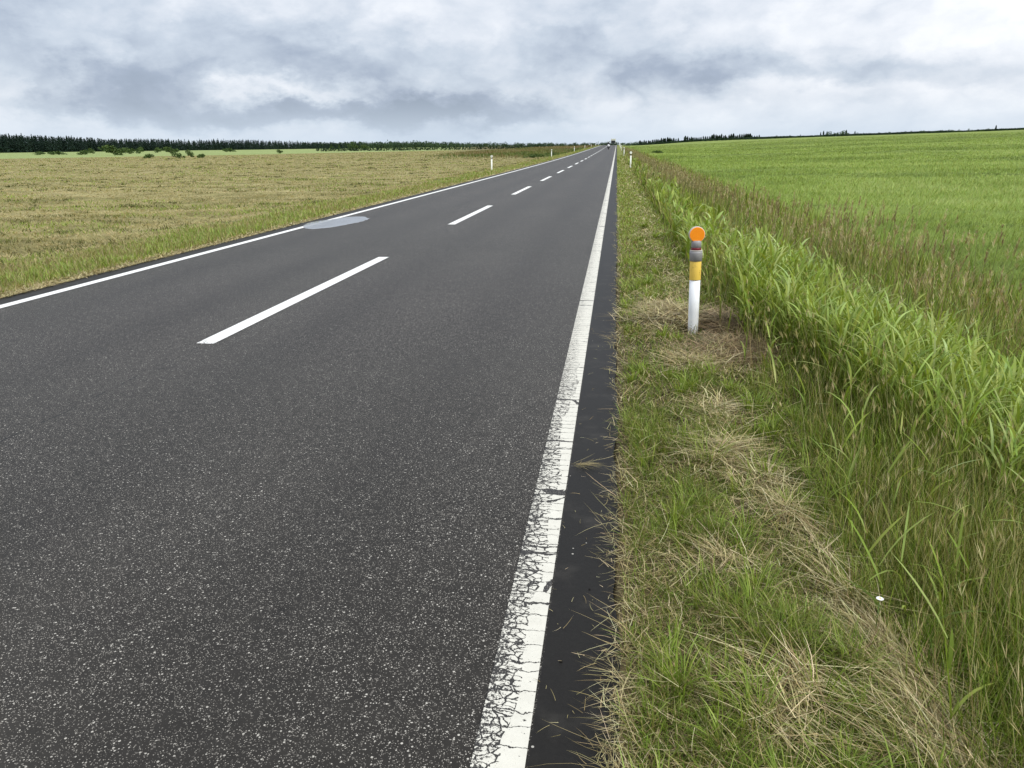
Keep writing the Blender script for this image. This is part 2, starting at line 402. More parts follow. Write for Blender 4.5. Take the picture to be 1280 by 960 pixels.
def mat_white():
    m, t = new_mat('white_post_plastic'); ob = t.n('ShaderNodeTexCoord').outputs['Object']
    z = t.n('ShaderNodeSeparateXYZ', {0: ob}).outputs[2]
    sc = t.n('ShaderNodeVectorMath', {0: ob, 1: (1, 1, .25)}, operation='MULTIPLY').outputs[0]
    c = t.mix(t.m('MULTIPLY', t.smooth(t.noise(sc, 60, 5, .7).outputs[0], .5, .8), .35), (.84, .86, .87), (.58, .57, .52))
    mud = t.m('GREATER_THAN', t.m('ADD', t.noise(ob, 95, 4, .7).outputs[0], t.m('MULTIPLY', t.smooth(z, .13, .0), .26)), .68)
    c = t.mix(t.m('MULTIPLY', mud, .6), c, (.20, .16, .11))
    out(t, t.n('ShaderNodeBsdfPrincipled', {'Base Color': c, 'Roughness': .4}).outputs[0]); return m
M_WHITE = mat_white()
M_YELLOW = mat_plain('yellow_sheeting', (.85, .58, .10), .42, .5, dirt=(.55, .36, .06), dscale=30)
M_GREY = mat_plain('grey_weathered_plastic', (.29, .28, .28), .5, .4, dirt=(.36, .35, .34), dscale=45, bump=.2)
M_RED = mat_plain('dark_red_band', (.17, .012, .02), .45, .4)
M_DARK = mat_plain('dark_plastic', (.02, .02, .022), .45, .5)
M_RIM = mat_plain('pale_rim_plastic', (.50, .46, .40), .45, .4)

def mat_reflector():
    m, t = new_mat('orange_reflector')
    tcn = t.n('ShaderNodeTexCoord').outputs['Object']
    v = t.n('ShaderNodeTexVoronoi', {'Vector': tcn, 'Scale': 260.0}, feature='F1')
    c = t.mix(t.smooth(v.outputs['Distance'], .1, .6), (1.0, .36, .008), (.95, .27, .006))
    bp = t.n('ShaderNodeBump', {'Strength': .35, 'Distance': .001, 'Height': v.outputs['Distance']}).outputs[0]
    out(t, t.n('ShaderNodeBsdfPrincipled', {'Base Color': c, 'Roughness': .3, 'Specular IOR Level': .5, 'Normal': bp}).outputs[0]); return m
M_ORANGE = mat_reflector()

# ------------------------------------------------------------------ ground sheet (polar grid reaching past the horizon)
ROUGH_L = lambda x, y: sst(y, 95, 150)*(1-sst(-x, 14+(y-100)*.16, 26+(y-100)*.22))
def tan_reach(a): return np.interp(a, np.radians([-60, -41, -25, -8, -3]), [190, 195, 215, 330, 300])
def ground_cols(x, y):
    R = np.hypot(x, y); a = np.arctan2(x, y)
    big = fbm(x*.03, y*.08, 21); mid = fbm(x*.22, y*.5, 23); fine = fbm(x*1.5, y*1.5, 24)
    tan = palette([(.17, .155, .055), (.27, .24, .10), (.36, .31, .15)], .5+(mid-.5)*1.2+(fine-.5)*.9)
    green = palette([(.13, .18, .038), (.215, .28, .058), (.285, .36, .09)], .5+(big-.5)*1.6+(mid-.5)*1.2)
    lgreen = palette([(.20, .26, .085), (.32, .37, .15)], big*.5+mid*.5)
    soil = palette([(.05, .04, .02), (.11, .085, .045)], fine)
    rough = palette([(.07, .10, .025), (.20, .17, .08), (.17, .12, .07)], mid*1.3-.1)
    tf = sst(y, 6, 22)[:, None]; soil = soil*(1-tf)+palette([(.12, .15, .035), (.24, .25, .08)], fine)*tf
    c = np.where((x > -3)[:, None], green, tan)
    t = sst(R, tan_reach(a), tan_reach(a)+10)*(x < -3)
    c = c*(1-t[:, None])+lgreen*t[:, None]
    t = ROUGH_L(x, y)*(x < -7); c = c*(1-t[:, None])+rough*t[:, None]
    t = sst(x, -4, 0)*(1-sst(x, 2.6, 3.6)); c = c*(1-t[:, None])+soil*t[:, None]
    t = (1-sst(-x, 8.2, 9.2))*(x < -6); c = c*(1-t[:, None])+soil*t[:, None]
    # far heights of the right field grow duller
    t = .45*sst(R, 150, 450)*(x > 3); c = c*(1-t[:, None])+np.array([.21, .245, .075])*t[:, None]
    return c
azs = np.radians(np.concatenate([np.arange(-180, -60, 4), np.arange(-60, 45, .16), np.arange(45, 180, 4)]))
rs = np.concatenate([[.15], np.exp(np.linspace(math.log(.5), math.log(6500), 470))])
AA, RR = np.meshgrid(azs, rs, indexing='ij')
gx = (RR*np.sin(AA)).ravel(); gy = (RR*np.cos(AA)).ravel()
V = np.stack([gx, gy, ground_z(gx, gy)], 1)
na, nr_ = len(azs), len(rs)
ii, jj = np.meshgrid(np.arange(na), np.arange(nr_-1), indexing='ij')
i2 = (ii+1) % na
Q = np.stack([ii*nr_+jj, i2*nr_+jj, i2*nr_+jj+1, ii*nr_+jj+1], -1).reshape(-1, 4)
cV = len(V); V = np.concatenate([V, [[0, 0, ground_z(np.array([0.]), np.array([0.]))[0]]]])
fanT = np.stack([np.full(na, cV), ((np.arange(na)+1) % na)*nr_, np.arange(na)*nr_], 1)
loops = np.concatenate([Q[:, ::-1].ravel(), fanT[:, ::-1].ravel()]); starts = np.concatenate([np.arange(len(Q))*4, len(Q)*4+np.arange(na)*3])
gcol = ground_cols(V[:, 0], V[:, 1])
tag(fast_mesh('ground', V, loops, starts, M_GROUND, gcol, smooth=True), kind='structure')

# ------------------------------------------------------------------ road
XE_L, XE_R = -6.9, .045
ys = np.concatenate([np.arange(-14, 0, .25), np.arange(0, 16, .06), np.arange(16, 60, .5), np.arange(60, 660, 3.0)])
xs = np.array([XE_L, -6.5, -4.6, -3.45, -2, -.5, XE_R])
V = []; F = []
for j, y in enumerate(ys):
    z = float(road_z(y))
    er = XE_R+(fbm(np.array([y*2.3]), np.array([.3]), 31)[0]-.5)*.06+(vnoise(np.array([y*9]), np.array([.7]), 32)[0]-.5)*.02
    elft = XE_L+(fbm(np.array([y*1.9]), np.array([5.3]), 33)[0]-.5)*.08
    row = [elft]+list(xs[1:-1])+[er]
    V.append((elft-.02, y, z-.16))
    for x in row: V.append((x, y, z))
    V.append((er+.02, y, z-.16))
    k = len(row)+2
    if j:
        for i in range(k-1):
            a = (j-1)*k+i; F.append((a, a+1, a+1+k, a+k))
tag(mesh_from('road', V, F, M_ASPH), kind='structure')
def ribbon(name, x0, x1, y0, y1, dz, mat, step=2.0, rag=0.0):
    n = max(2, int((y1-y0)/step)+1); V = []; F = []
    for j in range(n):
        y = y0+(y1-y0)*j/(n-1); z = float(road_z(y))+dz
        r1, r2 = (rag*(random.random()-.5) for _ in range(2))
        V += [(x0+r1, y, z), (x1+r2, y, z)]
        if j: a = 2*j; F.append((a-2, a-1, a+1, a))
    return V, F
V, F = ribbon('', -.345, -.198, -12, 640, .004, None, .5); tag(mesh_from('edge_marking', V, F, M_EDGE), kind='structure')
V, F = ribbon('', -6.575, -6.435, -12, 640, .004, None, 1); tag(mesh_from('edge_marking', V, F, M_LEFT), kind='structure')
V = []; F = []
for k in range(-1, 60):
    y0 = 6.07+10.45*k
    v, f = ribbon('', -3.535, -3.375, y0, y0+5.4, .004, None, 1.0); b = len(V); V += v; F += [tuple(i+b for i in q) for q in f]
tag(mesh_from('centre_marking', V, F, M_DASH), kind='structure')

# puddle lying over the far edge line
m, t = new_mat('puddle_water')
pos = t.n('ShaderNodeNewGeometry').outputs['Position']
bp = t.n('ShaderNodeBump', {'Strength': .12, 'Distance': .004, 'Height': t.noise(pos, 6, 3).outputs[0]}).outputs[0]
out(t, t.n('ShaderNodeBsdfPrincipled', {'Base Color': (.36, .37, .38, 1), 'Roughness': .10, 'Specular IOR Level': .7, 'IOR': 1.4, 'Normal': bp, 'Alpha': t.m('MULTIPLY_ADD', t.noise(pos, 3.5, 4).outputs[0], .5, .52)}).outputs[0])
M_WATER = m
pp = [(379, 284.5), (381, 281.5), (388, 278.5), (398, 276.6), (410, 275), (424, 273), (438, 271.3), (450, 270.8), (458, 271.8), (461, 273.8), (455, 276.6), (444, 279), (432, 281.5), (418, 284), (402, 286), (388, 286.6)]
V = [];
pts = [G(*p) for p in pp]
n = 64; sm = []
for k in range(n):
    u = k/n*len(pts); i = int(u); f_ = u-i; P0, P1, P2, P3 = (pts[(i+d) % len(pts)] for d in (-1, 0, 1, 2))
    sm.append([.5*((2*P1[c])+(-P0[c]+P2[c])*f_+(2*P0[c]-5*P1[c]+4*P2[c]-P3[c])*f_**2+(-P0[c]+3*P1[c]-3*P2[c]+P3[c])*f_**3) for c in (0, 1)])
sm = [[a_+(random.random()-.5)*.07, b_+(random.random()-.5)*.10] for a_, b_ in sm]
cxx = sum(s[0] for s in sm)/n; cyy = sum(s[1] for s in sm)/n
V = [(s[0], s[1], .0055) for s in sm]+[(cxx+(s[0]-cxx)*.97, cyy+(s[1]-cyy)*.97, .0085) for s in sm]
F = [(k, (k+1) % n, n+(k+1) % n, n+k) for k in range(n)]+[tuple(range(n, 2*n))]
tag(mesh_from('puddle', V, F, M_WATER, smooth=False), kind='structure')

# ------------------------------------------------------------------ colour families (linear base colours)
LUSH = [(.042, .075, .009), (.120, .182, .020), (.225, .300, .042), (.37, .45, .12)]
OLIVE = [(.045, .055, .009), (.115, .130, .020), (.225, .225, .050), (.40, .38, .14)]
DRY = [(.12, .09, .035), (.30, .245, .105), (.49, .42, .20), (.68, .59, .36)]
SEED = [(.20, .15, .075), (.36, .30, .15), (.52, .46, .26)]
FIELD = [(.11, .155, .032), (.205, .275, .056), (.285, .365, .088), (.38, .45, .15)]
PI = math.pi
def lod(x, y, d0): return np.maximum(1, np.hypot(x, y)/d0)
def infan(x, y, m=3.0):
    a = np.degrees(np.arctan2(x, y)); return (a > -44-m) & (a < 31+m+(np.hypot(x, y) < 4)*12)

# -------- short grass of the right verge
g = Blades()
x, y = strip(360000, .07, 1.75, .7, 110, 1.92)
k = infan(x, y, 6); x, y = x[k], y[k]
clump = fbm(x*5, y*4, 41); big = fbm(x*1.6, y*1.1, 42)
hay_band = np.exp(-((x-(.62+.10*np.sin(y*.8)))/.22)**2)*sst(y, 8.5, 12)
def hay_f(x, y):     # where cut grass lies over the turf
    f = np.zeros_like(x)
    for (cx, cy, rx, ry, a) in HAY: f = np.maximum(f, a*np.exp(-((x-cx)/rx)**2-((y-cy)/ry)**2))
    return f
HAY = [(.48, 7.35, .27, .6, 1.5), (.98, 7.0, .26, .5, 1.3), (.98, 6.1, .34, .40, 1.9), (.66, 5.7, .24, .26, 1.1)]
for (px, py, rx, ry, a) in ((900, 520, .12, .3, .45), (905, 565, .16, .25, .7), (955, 600, .12, .16, .5), (985, 640, .09, .16, .7), (1030, 700, .06, .12, .4), (1065, 745, .06, .12, .6),
                            (1100, 795, .08, .12, 1.1), (1140, 845, .11, .13, 1.7), (1175, 895, .12, .12, 1.6), (1215, 950, .13, .12, 1.6), (1150, 930, .10, .1, .7), (1000, 850, .10, .11, 1.0), (985, 900, .10, .1, .5), (900, 700, .12, .1, .35)):
    hx_, hy_ = G(px, py, .06); HAY.append((hx_, hy_, rx*.85, ry, a))
hf = hay_f(x, y)
keep = (RNG.random(len(x)) < np.clip(.25+1.5*(clump-.35)+.4*big, .12, 1)*(1-.70*np.clip(hf, 0, 1))*(1-.15*hay_band)*(.3+.7*sst(x, .07, .16)))
x, y, clump, big = x[keep], y[keep], clump[keep], big[keep]; N = len(x)
lg = np.clip((clump-.5)*4, 0, 1)
L = (.05+.06*RNG.random(N)+.10*lg*RNG.random(N))*(1+.5*sst(x, .9, 1.4))
dryf = (RNG.random(N) < .16+.20*(1-lg)+.15*(big < .42))
col = np.where(dryf[:, None], palette(DRY+[DRY[1]], RNG.random(N)*.75), palette(LUSH, .18+.75*RNG.random(N)*(.5+lg*.6)+.20*sst(y, 5, 14)))
olv = RNG.random(N) < .34; col = np.where((olv & ~dryf)[:, None], palette(OLIVE, RNG.random(N)*.8+.2*sst(y, 5, 14)), col)
lean = np.where(dryf, .5+1.0*RNG.random(N), .12+.75*RNG.random(N)**1.4)
s_ = lod(x, y, 3.2)
g.add(on_ground(x, y, -.005), L, (.0018+.0020*RNG.random(N))*s_, RNG.random(N)*2*PI, lean, .2+.7*RNG.random(N), jitter(col), 3)
# distinct brighter tufts
for i in range(130):
    tx, ty = strip(1, .14, 1.15, 1.2, 16, 1.6); tx, ty = tx[0], ty[0]
    if hay_f(np.array([tx]), np.array([ty]))[0] > .6 and random.random() < .8: continue
    n = random.randint(26, 60); a = RNG.random(n)*2*PI; r = np.abs(RNG.normal(0, .035, n))
    xx = tx+r*np.cos(a)*1.2; yy = ty+r*np.sin(a)*1.4
    hgt = random.uniform(.11, .22)
    g.add(on_ground(xx, yy), hgt*(.5+.6*RNG.random(n)), (.003+.0025*RNG.random(n))*lod(xx, yy, 3.2), a+RNG.normal(0, .6, n), .08+.45*RNG.random(n), .25+.6*RNG.random(n), jitter(palette(LUSH, .35+.6*RNG.random(n))), 4)
tag(g.build('verge_grass', M_GRASS), 'short patchy green and yellowed grass on the right road verge', 'grass', kind='stuff')

# -------- dry thatch along the asphalt edge and cut hay lying in swaths
g = Blades()
def straws(n, x, y, z0, zs, amin, amax, col, wid=.0018, azc=None, azs_=.6):
    n = len(x); L = amin+(amax-amin)*RNG.random(n)**1.5
    a = RNG.random(n)*2*PI if azc is None else azc+RNG.normal(0, azs_, n)+PI*(RNG.random(n) < .5)
    P = on_ground(x, y, z0+zs*RNG.random(n)); P[:, 2] = np.maximum(P[:, 2], .006)
    g.add(P, L, wid*(.7+.8*RNG.random(n))*lod(x, y, 2.8), a, 1.15+.38*RNG.random(n), -.05+.32*RNG.random(n)**2, jitter(palette(col, RNG.random(n)), .2), 4, prof='stalk', twist=.3, side=RNG.normal(0, .28, n))
n = 20000; x, y = strip(n, -.02, .24, .7, 40, 1.7)
e = fbm(y*2.4, y*0+3, 51); k = (RNG.random(n) < np.exp(-((x-.065-.12*(e-.5))/.045)**2)*(.15+1.6*np.clip(fbm(y*1.3, x*3, 57)-.28, 0, 1))) & infan(x, y, 8); x, y = x[k], y[k]
straws(0, x, y, .0, .03, .02, .12, DRY, .0014)
n = 260; x, y = strip(n, .02, .15, .9, 14, 1.8); straws(0, x, y, .004, .02, .06, .26, DRY[1:], .0018)
n = 120; x, y = strip(n, -.19, .03, 1.2, 9, 1.8); straws(0, x, y, .002, .004, .015, .06, DRY, .0015)
for (cx, cy, rx, ry, a) in HAY:
    dist = max(1.8, math.hypot(cx, cy)); n = int(1150*a*min(1, (3.2/dist)**1.2)*(rx*ry/.03)**.8)
    x = RNG.normal(cx, rx*.62, n); y = RNG.normal(cy, ry*.62, n)
    k = (x > .12) & ~((np.abs(x-.71) < .12) & (y > 6.2) & (y < 6.83)); x, y = x[k], y[k]
    along = math.atan2(-.22, .12) if cy < 3.6 else None
    mnd = (.012 if 5.4 < cy < 6.4 else .05)*np.exp(-((x-cx)/rx)**2-((y-cy)/ry)**2)
    n = len(x); L = .07+.22*RNG.random(n)**1.3
    az_ = RNG.random(n)*2*PI if cy > 3.6 else (PI*.5+.35+RNG.normal(0, .55, n)+PI*(RNG.random(n) < .5))
    P = on_ground(x, y, .012+mnd*RNG.random(n)*1.3)
    red = cy > 5.4 and cx > .7
    pc = palette(([(.10, .062, .03), (.27, .19, .095), (.48, .38, .21)] if red else [(.09, .06, .025)]+DRY[1:]), RNG.random(n))
    g.add(P, L, .0023*(.6+.9*RNG.random(n))*lod(x, y, 2.8), az_, 1.2+.4*RNG.random(n), .02+.3*RNG.random(n)**2, jitter(pc, .2), 4, prof='stalk', twist=.3, side=RNG.normal(0, .3, n))
# thin scatter of straw everywhere on the verge, and the dry strip further up the road
n = 11000; x, y = strip(n, .12, 1.3, .8, 60, 1.9); k = infan(x, y, 6) & (RNG.random(n) < .3+.9*(fbm(x*3, y*2, 61)-.3)); x, y = x[k], y[k]; straws(0, x, y, .01, .05, .04, .16, DRY, .0016)
n = 15000; x, y = strip(n, .3, 1.1, 8, 90, 1.8); k = RNG.random(n) < np.exp(-((x-(.66+.08*np.sin(y*.8)))/.17)**2)*(.1+.6*fbm(y*.8, x*2, 63)); x, y = x[k], y[k]; straws(0, x, y, .02, .06, .05, .18, DRY, .0017)
# left edge thatch
n = 24000; x, y = strip(n, -7.12, -6.86, 4.5, 120, 1.7); straws(0, x, y, .0, .03, .03, .12, DRY[1:], .0020)
tag(g.build('dry_straw', M_STRAW), 'bleached dry straw and cut hay lying along the asphalt edge and verge', 'straw', kind='stuff')

# -------- thin olive mid-height grass between verge and reeds
g = Blades()
n = 95000; x, y = strip(n, .82, 2.3, .8, 26, 1.9); k = infan(x, y, 8)
inner = np.interp(y, [0, 2, 3, 4.5, 6, 8, 14], [.80, .86, .95, 1.15, 1.25, 1.05, .95])+(fbm(y*1.1, x*0, 71)-.5)*.3
k &= (RNG.random(n) < sst(x, inner-.06, inner+.25)*(1-.85*np.clip(hay_f(x, y), 0, 1)*(y > 5))); x, y, inner = x[k], y[k], inner[k]; n = len(x)
mixn = fbm(x*2.2, y*1.6, 72)
grn = RNG.random(n) < .36+1.2*(mixn-.4)
L = (.14+.24*RNG.random(n))*(.55+.55*sst(x, inner, inner+.5))
col = np.where(grn[:, None], palette(LUSH, .1+.7*RNG.random(n)), palette(OLIVE+[(.50, .46, .22)], RNG.random(n)))
g.add(on_ground(x, y), L, (.0016+.0016*RNG.random(n)+.0016*grn)*lod(x, y, 3), RNG.random(n)*2*PI, .05+.40*RNG.random(n), .1+.75*RNG.random(n)**1.5, jitter(col), 4)
# thin pale flowering stalks
n = 1900; x, y = strip(n, .95, 2.2, 1.2, 16, 1.6); k = infan(x, y, 8); x, y = x[k], y[k]; n = len(x)
L = .30+.28*RNG.random(n); a = RNG.random(n)*2*PI; ln = .05+.35*RNG.random(n)
P = on_ground(x, y); g.add(P, L, .0016*lod(x, y, 3), a, ln, .1, jitter(palette([(.25, .22, .10), (.42, .35, .18)], RNG.random(n))), 3, prof='stalk')
top = P+np.stack([np.cos(a)*L*(np.sin(ln)+.045), np.sin(a)*L*(np.sin(ln)+.045), L*(np.cos(ln)-.055)], 1)*.94
for q in range(3):
    g.add(top, .03+.03*RNG.random(n), .0024*lod(x, y, 3), a+RNG.normal(0, .5, n), ln+RNG.random(n)*.4, .1, jitter(palette([(.32, .27, .12), (.50, .44, .23)], RNG.random(n))), 2, prof='spindle')
tag(g.build('meadow_grass', M_GRASS), 'thin olive and brown mid-height grass between the verge and the tall reeds', 'grass', kind='stuff')

# -------- lush broad-leaved reed grass
g = Blades()
def lush(n, x, y, hmin, hmax, lw, nl):
    n = len(x); Hh = (hmin+(hmax-hmin)*RNG.random(n))*(.72+.56*fbm(x*.9, y*.5, 88)); P = on_ground(x, y); sc = lod(x, y, 4.0)
    a0 = RNG.random(n)*2*PI; ln = .04+.22*RNG.random(n)
    tone = .25+.45*fbm(x*1.3, y*.9, 81)+.25*RNG.random(n)
    g.add(P, Hh, .006*np.sqrt(sc), a0, ln, .08, jitter(palette(LUSH, tone*.8)), 3, prof='stalk')
    for q in range(nl):
        f = (q+.6)/(nl+.2)*(.85+.25*RNG.random(n)); f = np.minimum(f, .97)
        B = P+np.stack([np.cos(a0)*Hh*f*np.sin(ln), np.sin(a0)*Hh*f*np.sin(ln), Hh*f*np.cos(ln)*.98], 1)
        LL = (.13+.17*RNG.random(n))
        g.add(B, LL, lw*(.65+.6*RNG.random(n))*sc, RNG.random(n)*2*PI, .15+.55*RNG.random(n), .15+.85*RNG.random(n)**1.3, jitter(palette(LUSH+[(.44, .54, .24)], tone*.8+.42*(RNG.random(n)-.42)+.1*f), .2), 5, prof='leaf', twist=.35)
def lush_edge(y): return np.interp(y, [0, 2.6, 3.1, 3.8, 4.9, 6, 8, 12, 20, 60], [2.7, 2.2, 1.72, 1.52, 1.40, 1.30, 1.14, 1.05, 1.0, 1.0])
n = 15000; x, y = strip(n, .9, 2.9, 1.5, 70, 1.5); ed = lush_edge(y)+(fbm(y*.9, y*0+2, 83)-.5)*.35
k = (x > ed) & infan(x, y, 9) & (RNG.random(len(x)) < .18+2.6*np.clip(fbm(x*1.1, y*.55, 87)-.33, 0, 1)) & (RNG.random(len(x)) < 1-.80*sst(y, 8, 17)) & (x < 2.9-.9*sst(y, 8, 16)) & (RNG.random(n) < .35+.65*(1-sst(x, 2.1, 2.7))); x, y = x[k], y[k]
lush(0, x, y, .28, .56, .0115, 6)
# stray shoots in the mid-height grass
n = 90; x, y = strip(n, .95, 1.6, 1.4, 9, 1.4); k = infan(x, y, 9); lush(0, x[k], y[k], .22, .45, .009, 3)
tag(g.build('reed_grass', M_LEAF), 'lush broad-leaved bright green reed grass behind the verge', 'grass', kind='stuff')

# -------- tall seed-head grass along the field edge
g = Blades()
def plumes(x, y, h0, h1, ps, dense=14, wfac=1.0):
    n = len(x); Hh = h0+(h1-h0)*RNG.random(n); P = on_ground(x, y); sc = lod(x, y, 4.0)
    a = RNG.normal(-.3, .9, n); ln = .03+.2*RNG.random(n)
    g.add(P, Hh, .0028*sc, a, ln, .12, jitter(palette([(.10, .13, .04), (.22, .21, .09), (.33, .27, .14)], RNG.random(n))), 4, prof='stalk')
    top = P+np.stack([np.cos(a)*Hh*(np.sin(ln)+.054), np.sin(a)*Hh*(np.sin(ln)+.054), Hh*(np.cos(ln)-.066)], 1)
    PL = (.10+.09*RNG.random(n))*ps; c0 = palette(SEED, RNG.random(n))
    for q in range(dense):
        f = RNG.random(n)
        B = top-np.stack([np.cos(a)*np.sin(ln)*PL*f*.6, np.sin(a)*np.sin(ln)*PL*f*.6, np.cos(ln)*PL*f], 1)
        g.add(B, PL*(.18+.30*f), .005*wfac*sc**.8, RNG.random(n)*2*PI, .15+.55*RNG.random(n), .15, jitter(c0, .22), 2, prof='spindle')
def ledge_y(y): return 0
n = 4600; x, y = strip(n, 1.6, 4.6, 2.0, 28, 1.3); k = infan(x, y, 5) & (RNG.random(n) < np.exp(-((x-2.8)/.95)**2)*(1.7*(fbm(x*.9, y*.6, 91)-.3))*(.55+.45*sst(y, 7, 13))); x, y = x[k], y[k]
plumes(x, y, .62, 1.0, 1.0, 12)
n = 6500; x, y = strip(n, .8, 4.2, 24, 170, 1.5); k = RNG.random(n) < np.exp(-((x-2.4)/1.1)**2)*2.0*(fbm(x*.6, y*.25, 95)-.2); x, y = x[k], y[k]
plumes(x, y, .6, .98, 1.2, 5, .7)
n = 900; x, y = strip(n, 1.9, 4.4, 2.6, 16, 1.1); k = infan(x, y, 4) & (RNG.random(n) < .35+.9*(fbm(x*.8, y*.6, 96)-.3)); plumes(x[k], y[k], .92, 1.22, 1.05, 20, .75)
# companion green blades
n = 62000; x, y = strip(n, 1.0, 4.8, 1.2, 150, 1.55); k = infan(x, y, 6) & (x > lush_edge(y)+.02); x, y = x[k], y[k]; n = len(x)
col = np.where((RNG.random(n) < .55)[:, None], palette(LUSH, .3+.65*RNG.random(n)), palette(OLIVE+[(.30, .25, .12)], RNG.random(n)))
g.add(on_ground(x, y), .32+.40*RNG.random(n)*(.4+1.0*fbm(x, y*.6, 93)), (.0028+.0035*RNG.random(n))*lod(x, y, 4), RNG.random(n)*2*PI, .05+.28*RNG.random(n), .1+.6*RNG.random(n), jitter(col), 4)
tag(g.build('seeding_grass', M_GRASS), 'tall brown seed-head grass along the edge of the green field', 'grass', kind='stuff')

# -------- right hand field
g = Blades()
n = 420000; x, y = fan(n, math.radians(-1), math.radians(36), 4.2, 330, 1.85)
k = (x > 2.9+.4*(RNG.random(n)-.5)) & infan(x, y, 5); x, y = x[k], y[k]; n = len(x)
big = fbm(x*.03+3+.02*y, y*.05, 101); mid = fbm(x*.16, y*.26, 102); sml = fbm(x*.9, y*1.6, 103)
lodge = np.maximum(sst(fbm(x*.07+y*.02, y*.13, 104), .60, .72), .8*sst(fbm(x*.13-y*.03, y*.38, 105), .60, .70))
idx = .44+(big-.5)*1.0+(mid-.5)*.9+(sml-.5)*.7-.38*lodge+(RNG.random(n)-.5)*.35
R = np.hypot(x, y)
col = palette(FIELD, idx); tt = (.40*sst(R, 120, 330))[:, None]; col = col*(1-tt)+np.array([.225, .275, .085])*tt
L = (.14+.20*RNG.random(n)*(.4+1.1*sml))*(1-.35*lodge)*(1+.5*(mid-.5))
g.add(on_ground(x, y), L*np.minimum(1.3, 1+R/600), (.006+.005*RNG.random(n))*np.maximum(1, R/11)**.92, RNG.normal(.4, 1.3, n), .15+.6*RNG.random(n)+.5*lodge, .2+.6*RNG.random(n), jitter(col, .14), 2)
tag(g.build('field_grass', M_FIELD), 'bright green rippling hay field right of the road', 'field', kind='stuff')

# -------- left verge grass
g = Blades()
n = 120000; x, y = strip(n, -8.9, -7.0, 4.5, 260, 1.75)
wdt = 1.05+.5*(fbm(y*.35, y*0, 111)-.5)
k = RNG.random(n) < (1-sst(-x-7.0, wdt-.25, wdt+.45))*(.35+.9*fbm(x*1.4, y*.9, 112)); x, y = x[k], y[k]; n = len(x)
tone = fbm(x*1.0, y*.5, 113)
dr = RNG.random(n) < .38+.3*(tone < .5)
col = np.where(dr[:, None], palette([(.20, .19, .07), (.34, .30, .13), (.44, .37, .19)], RNG.random(n)), palette(LUSH+[(.22, .30, .08)], .25+.7*RNG.random(n)*(.4+tone)))
L = (.05+.12*RNG.random(n)*(.4+1.2*tone))*(1+.4*(y > 60))
g.add(on_ground(x, y), L, (.005+.004*RNG.random(n))*lod(x, y, 9), RNG.random(n)*2*PI, .08+.5*RNG.random(n), .2+.5*RNG.random(n), jitter(col), 3)
# rough herbage beside the road further on
n = 26000; x, y = strip(n, -34, -8, 90, 330, 1.2); k = RNG.random(n) < ROUGH_L(x, y)*fbm(x*.15, y*.1, 115)*1.5; x, y = x[k], y[k]; n = len(x)
col = palette([(.05, .08, .018), (.11, .15, .035), (.22, .18, .08), (.16, .11, .06)], fbm(x*.12, y*.07, 116)*1.6-.3+.2*RNG.random(n))
g.add(on_ground(x, y), .35+.45*RNG.random(n), .10*lod(x, y, 120), RNG.random(n)*2*PI, .1+.5*RNG.random(n), .3, jitter(col), 2)
tag(g.build('roadside_grass', M_GRASS), 'knee-low green grass strip between the road and the mown field on the left', 'grass', kind='stuff')

# -------- mown hay field on the left
g = Blades()
n = 330000; x, y = fan(n, math.radians(-47), math.radians(-4), 8.2, 330, 1.9)
wob = .3*(RNG.random(n)-.5)
R = np.hypot(x, y); a = np.arctan2(x, y)
k = (x < -7.95+wob) & (R < tan_reach(a)) & (RNG.random(n) > ROUGH_L(x, y)); x, y, R = x[k], y[k], R[k]; n = len(x)
row = fbm(x*.45, y*1.1, 121); sml = fbm(x*1.7, y*2.6, 122); big = fbm(x*.02, y*.05, 123)
holes = sst(fbm(x*.45, y*1.15, 124, 3), .57, .68)
k = RNG.random(n) > .55*holes; x, y, R, row, sml, big, holes = (q[k] for q in (x, y, R, row, sml, big, holes)); n = len(x)
HAYC = [(.10, .092, .03), (.25, .215, .085), (.37, .315, .145), (.48, .405, .215)]
idx = .54+(row-.5)*1.3+(sml-.5)*1.2+(big-.5)*.7-.75*holes+(RNG.random(n)-.5)*.55
grn = RNG.random(n) < .32*sst(fbm(x*.3, y*.8, 127), .48, .68)
col = np.where(grn[:, None], palette(LUSH, .35+.5*RNG.random(n)), palette(HAYC, idx))
g.add(on_ground(x, y, .0+.10*np.clip(sml-.5, 0, 1)), (.06+.09*RNG.random(n))*(1-.5*holes)*np.minimum(1.25, 1+R/500), (.007+.006*RNG.random(n))*np.maximum(1, R/12)**.93, RNG.random(n)*2*PI, np.where(grn, .5, .95)+.5*RNG.random(n), .3*RNG.random(n), jitter(col, .16), 2)
n_ = 2600; cx_, cy_ = fan(n_, math.radians(-46), math.radians(-5), 9, 170, 1.7)
kk = (cx_ < -8.6) & (RNG.random(n_) < 1.6*(fbm(cx_*.12, cy_*.3, 129)-.28)) & (np.hypot(cx_, cy_) < tan_reach(np.arctan2(cx_, cy_)))
for qx, qy in zip(cx_[kk], cy_[kk]):
    m_ = 26; rr = math.hypot(qx, qy); wd = random.uniform(.10, .34)
    x = qx+RNG.normal(0, wd, m_); y = qy+RNG.normal(0, wd*.45, m_)
    g.add(on_ground(x, y, .01), .07+.09*RNG.random(m_), (.008+.006*RNG.random(m_))*max(1, rr/13)**.9, RNG.random(m_)*2*PI, .5+.8*RNG.random(m_), .2, jitter(palette([(.045, .05, .012), (.085, .10, .02), (.15, .15, .045)], RNG.random(m_))), 2)
tag(g.build('mown_hay', M_FIELD), 'tan cut hay and stubble covering the wide field left of the road', 'field', kind='stuff')

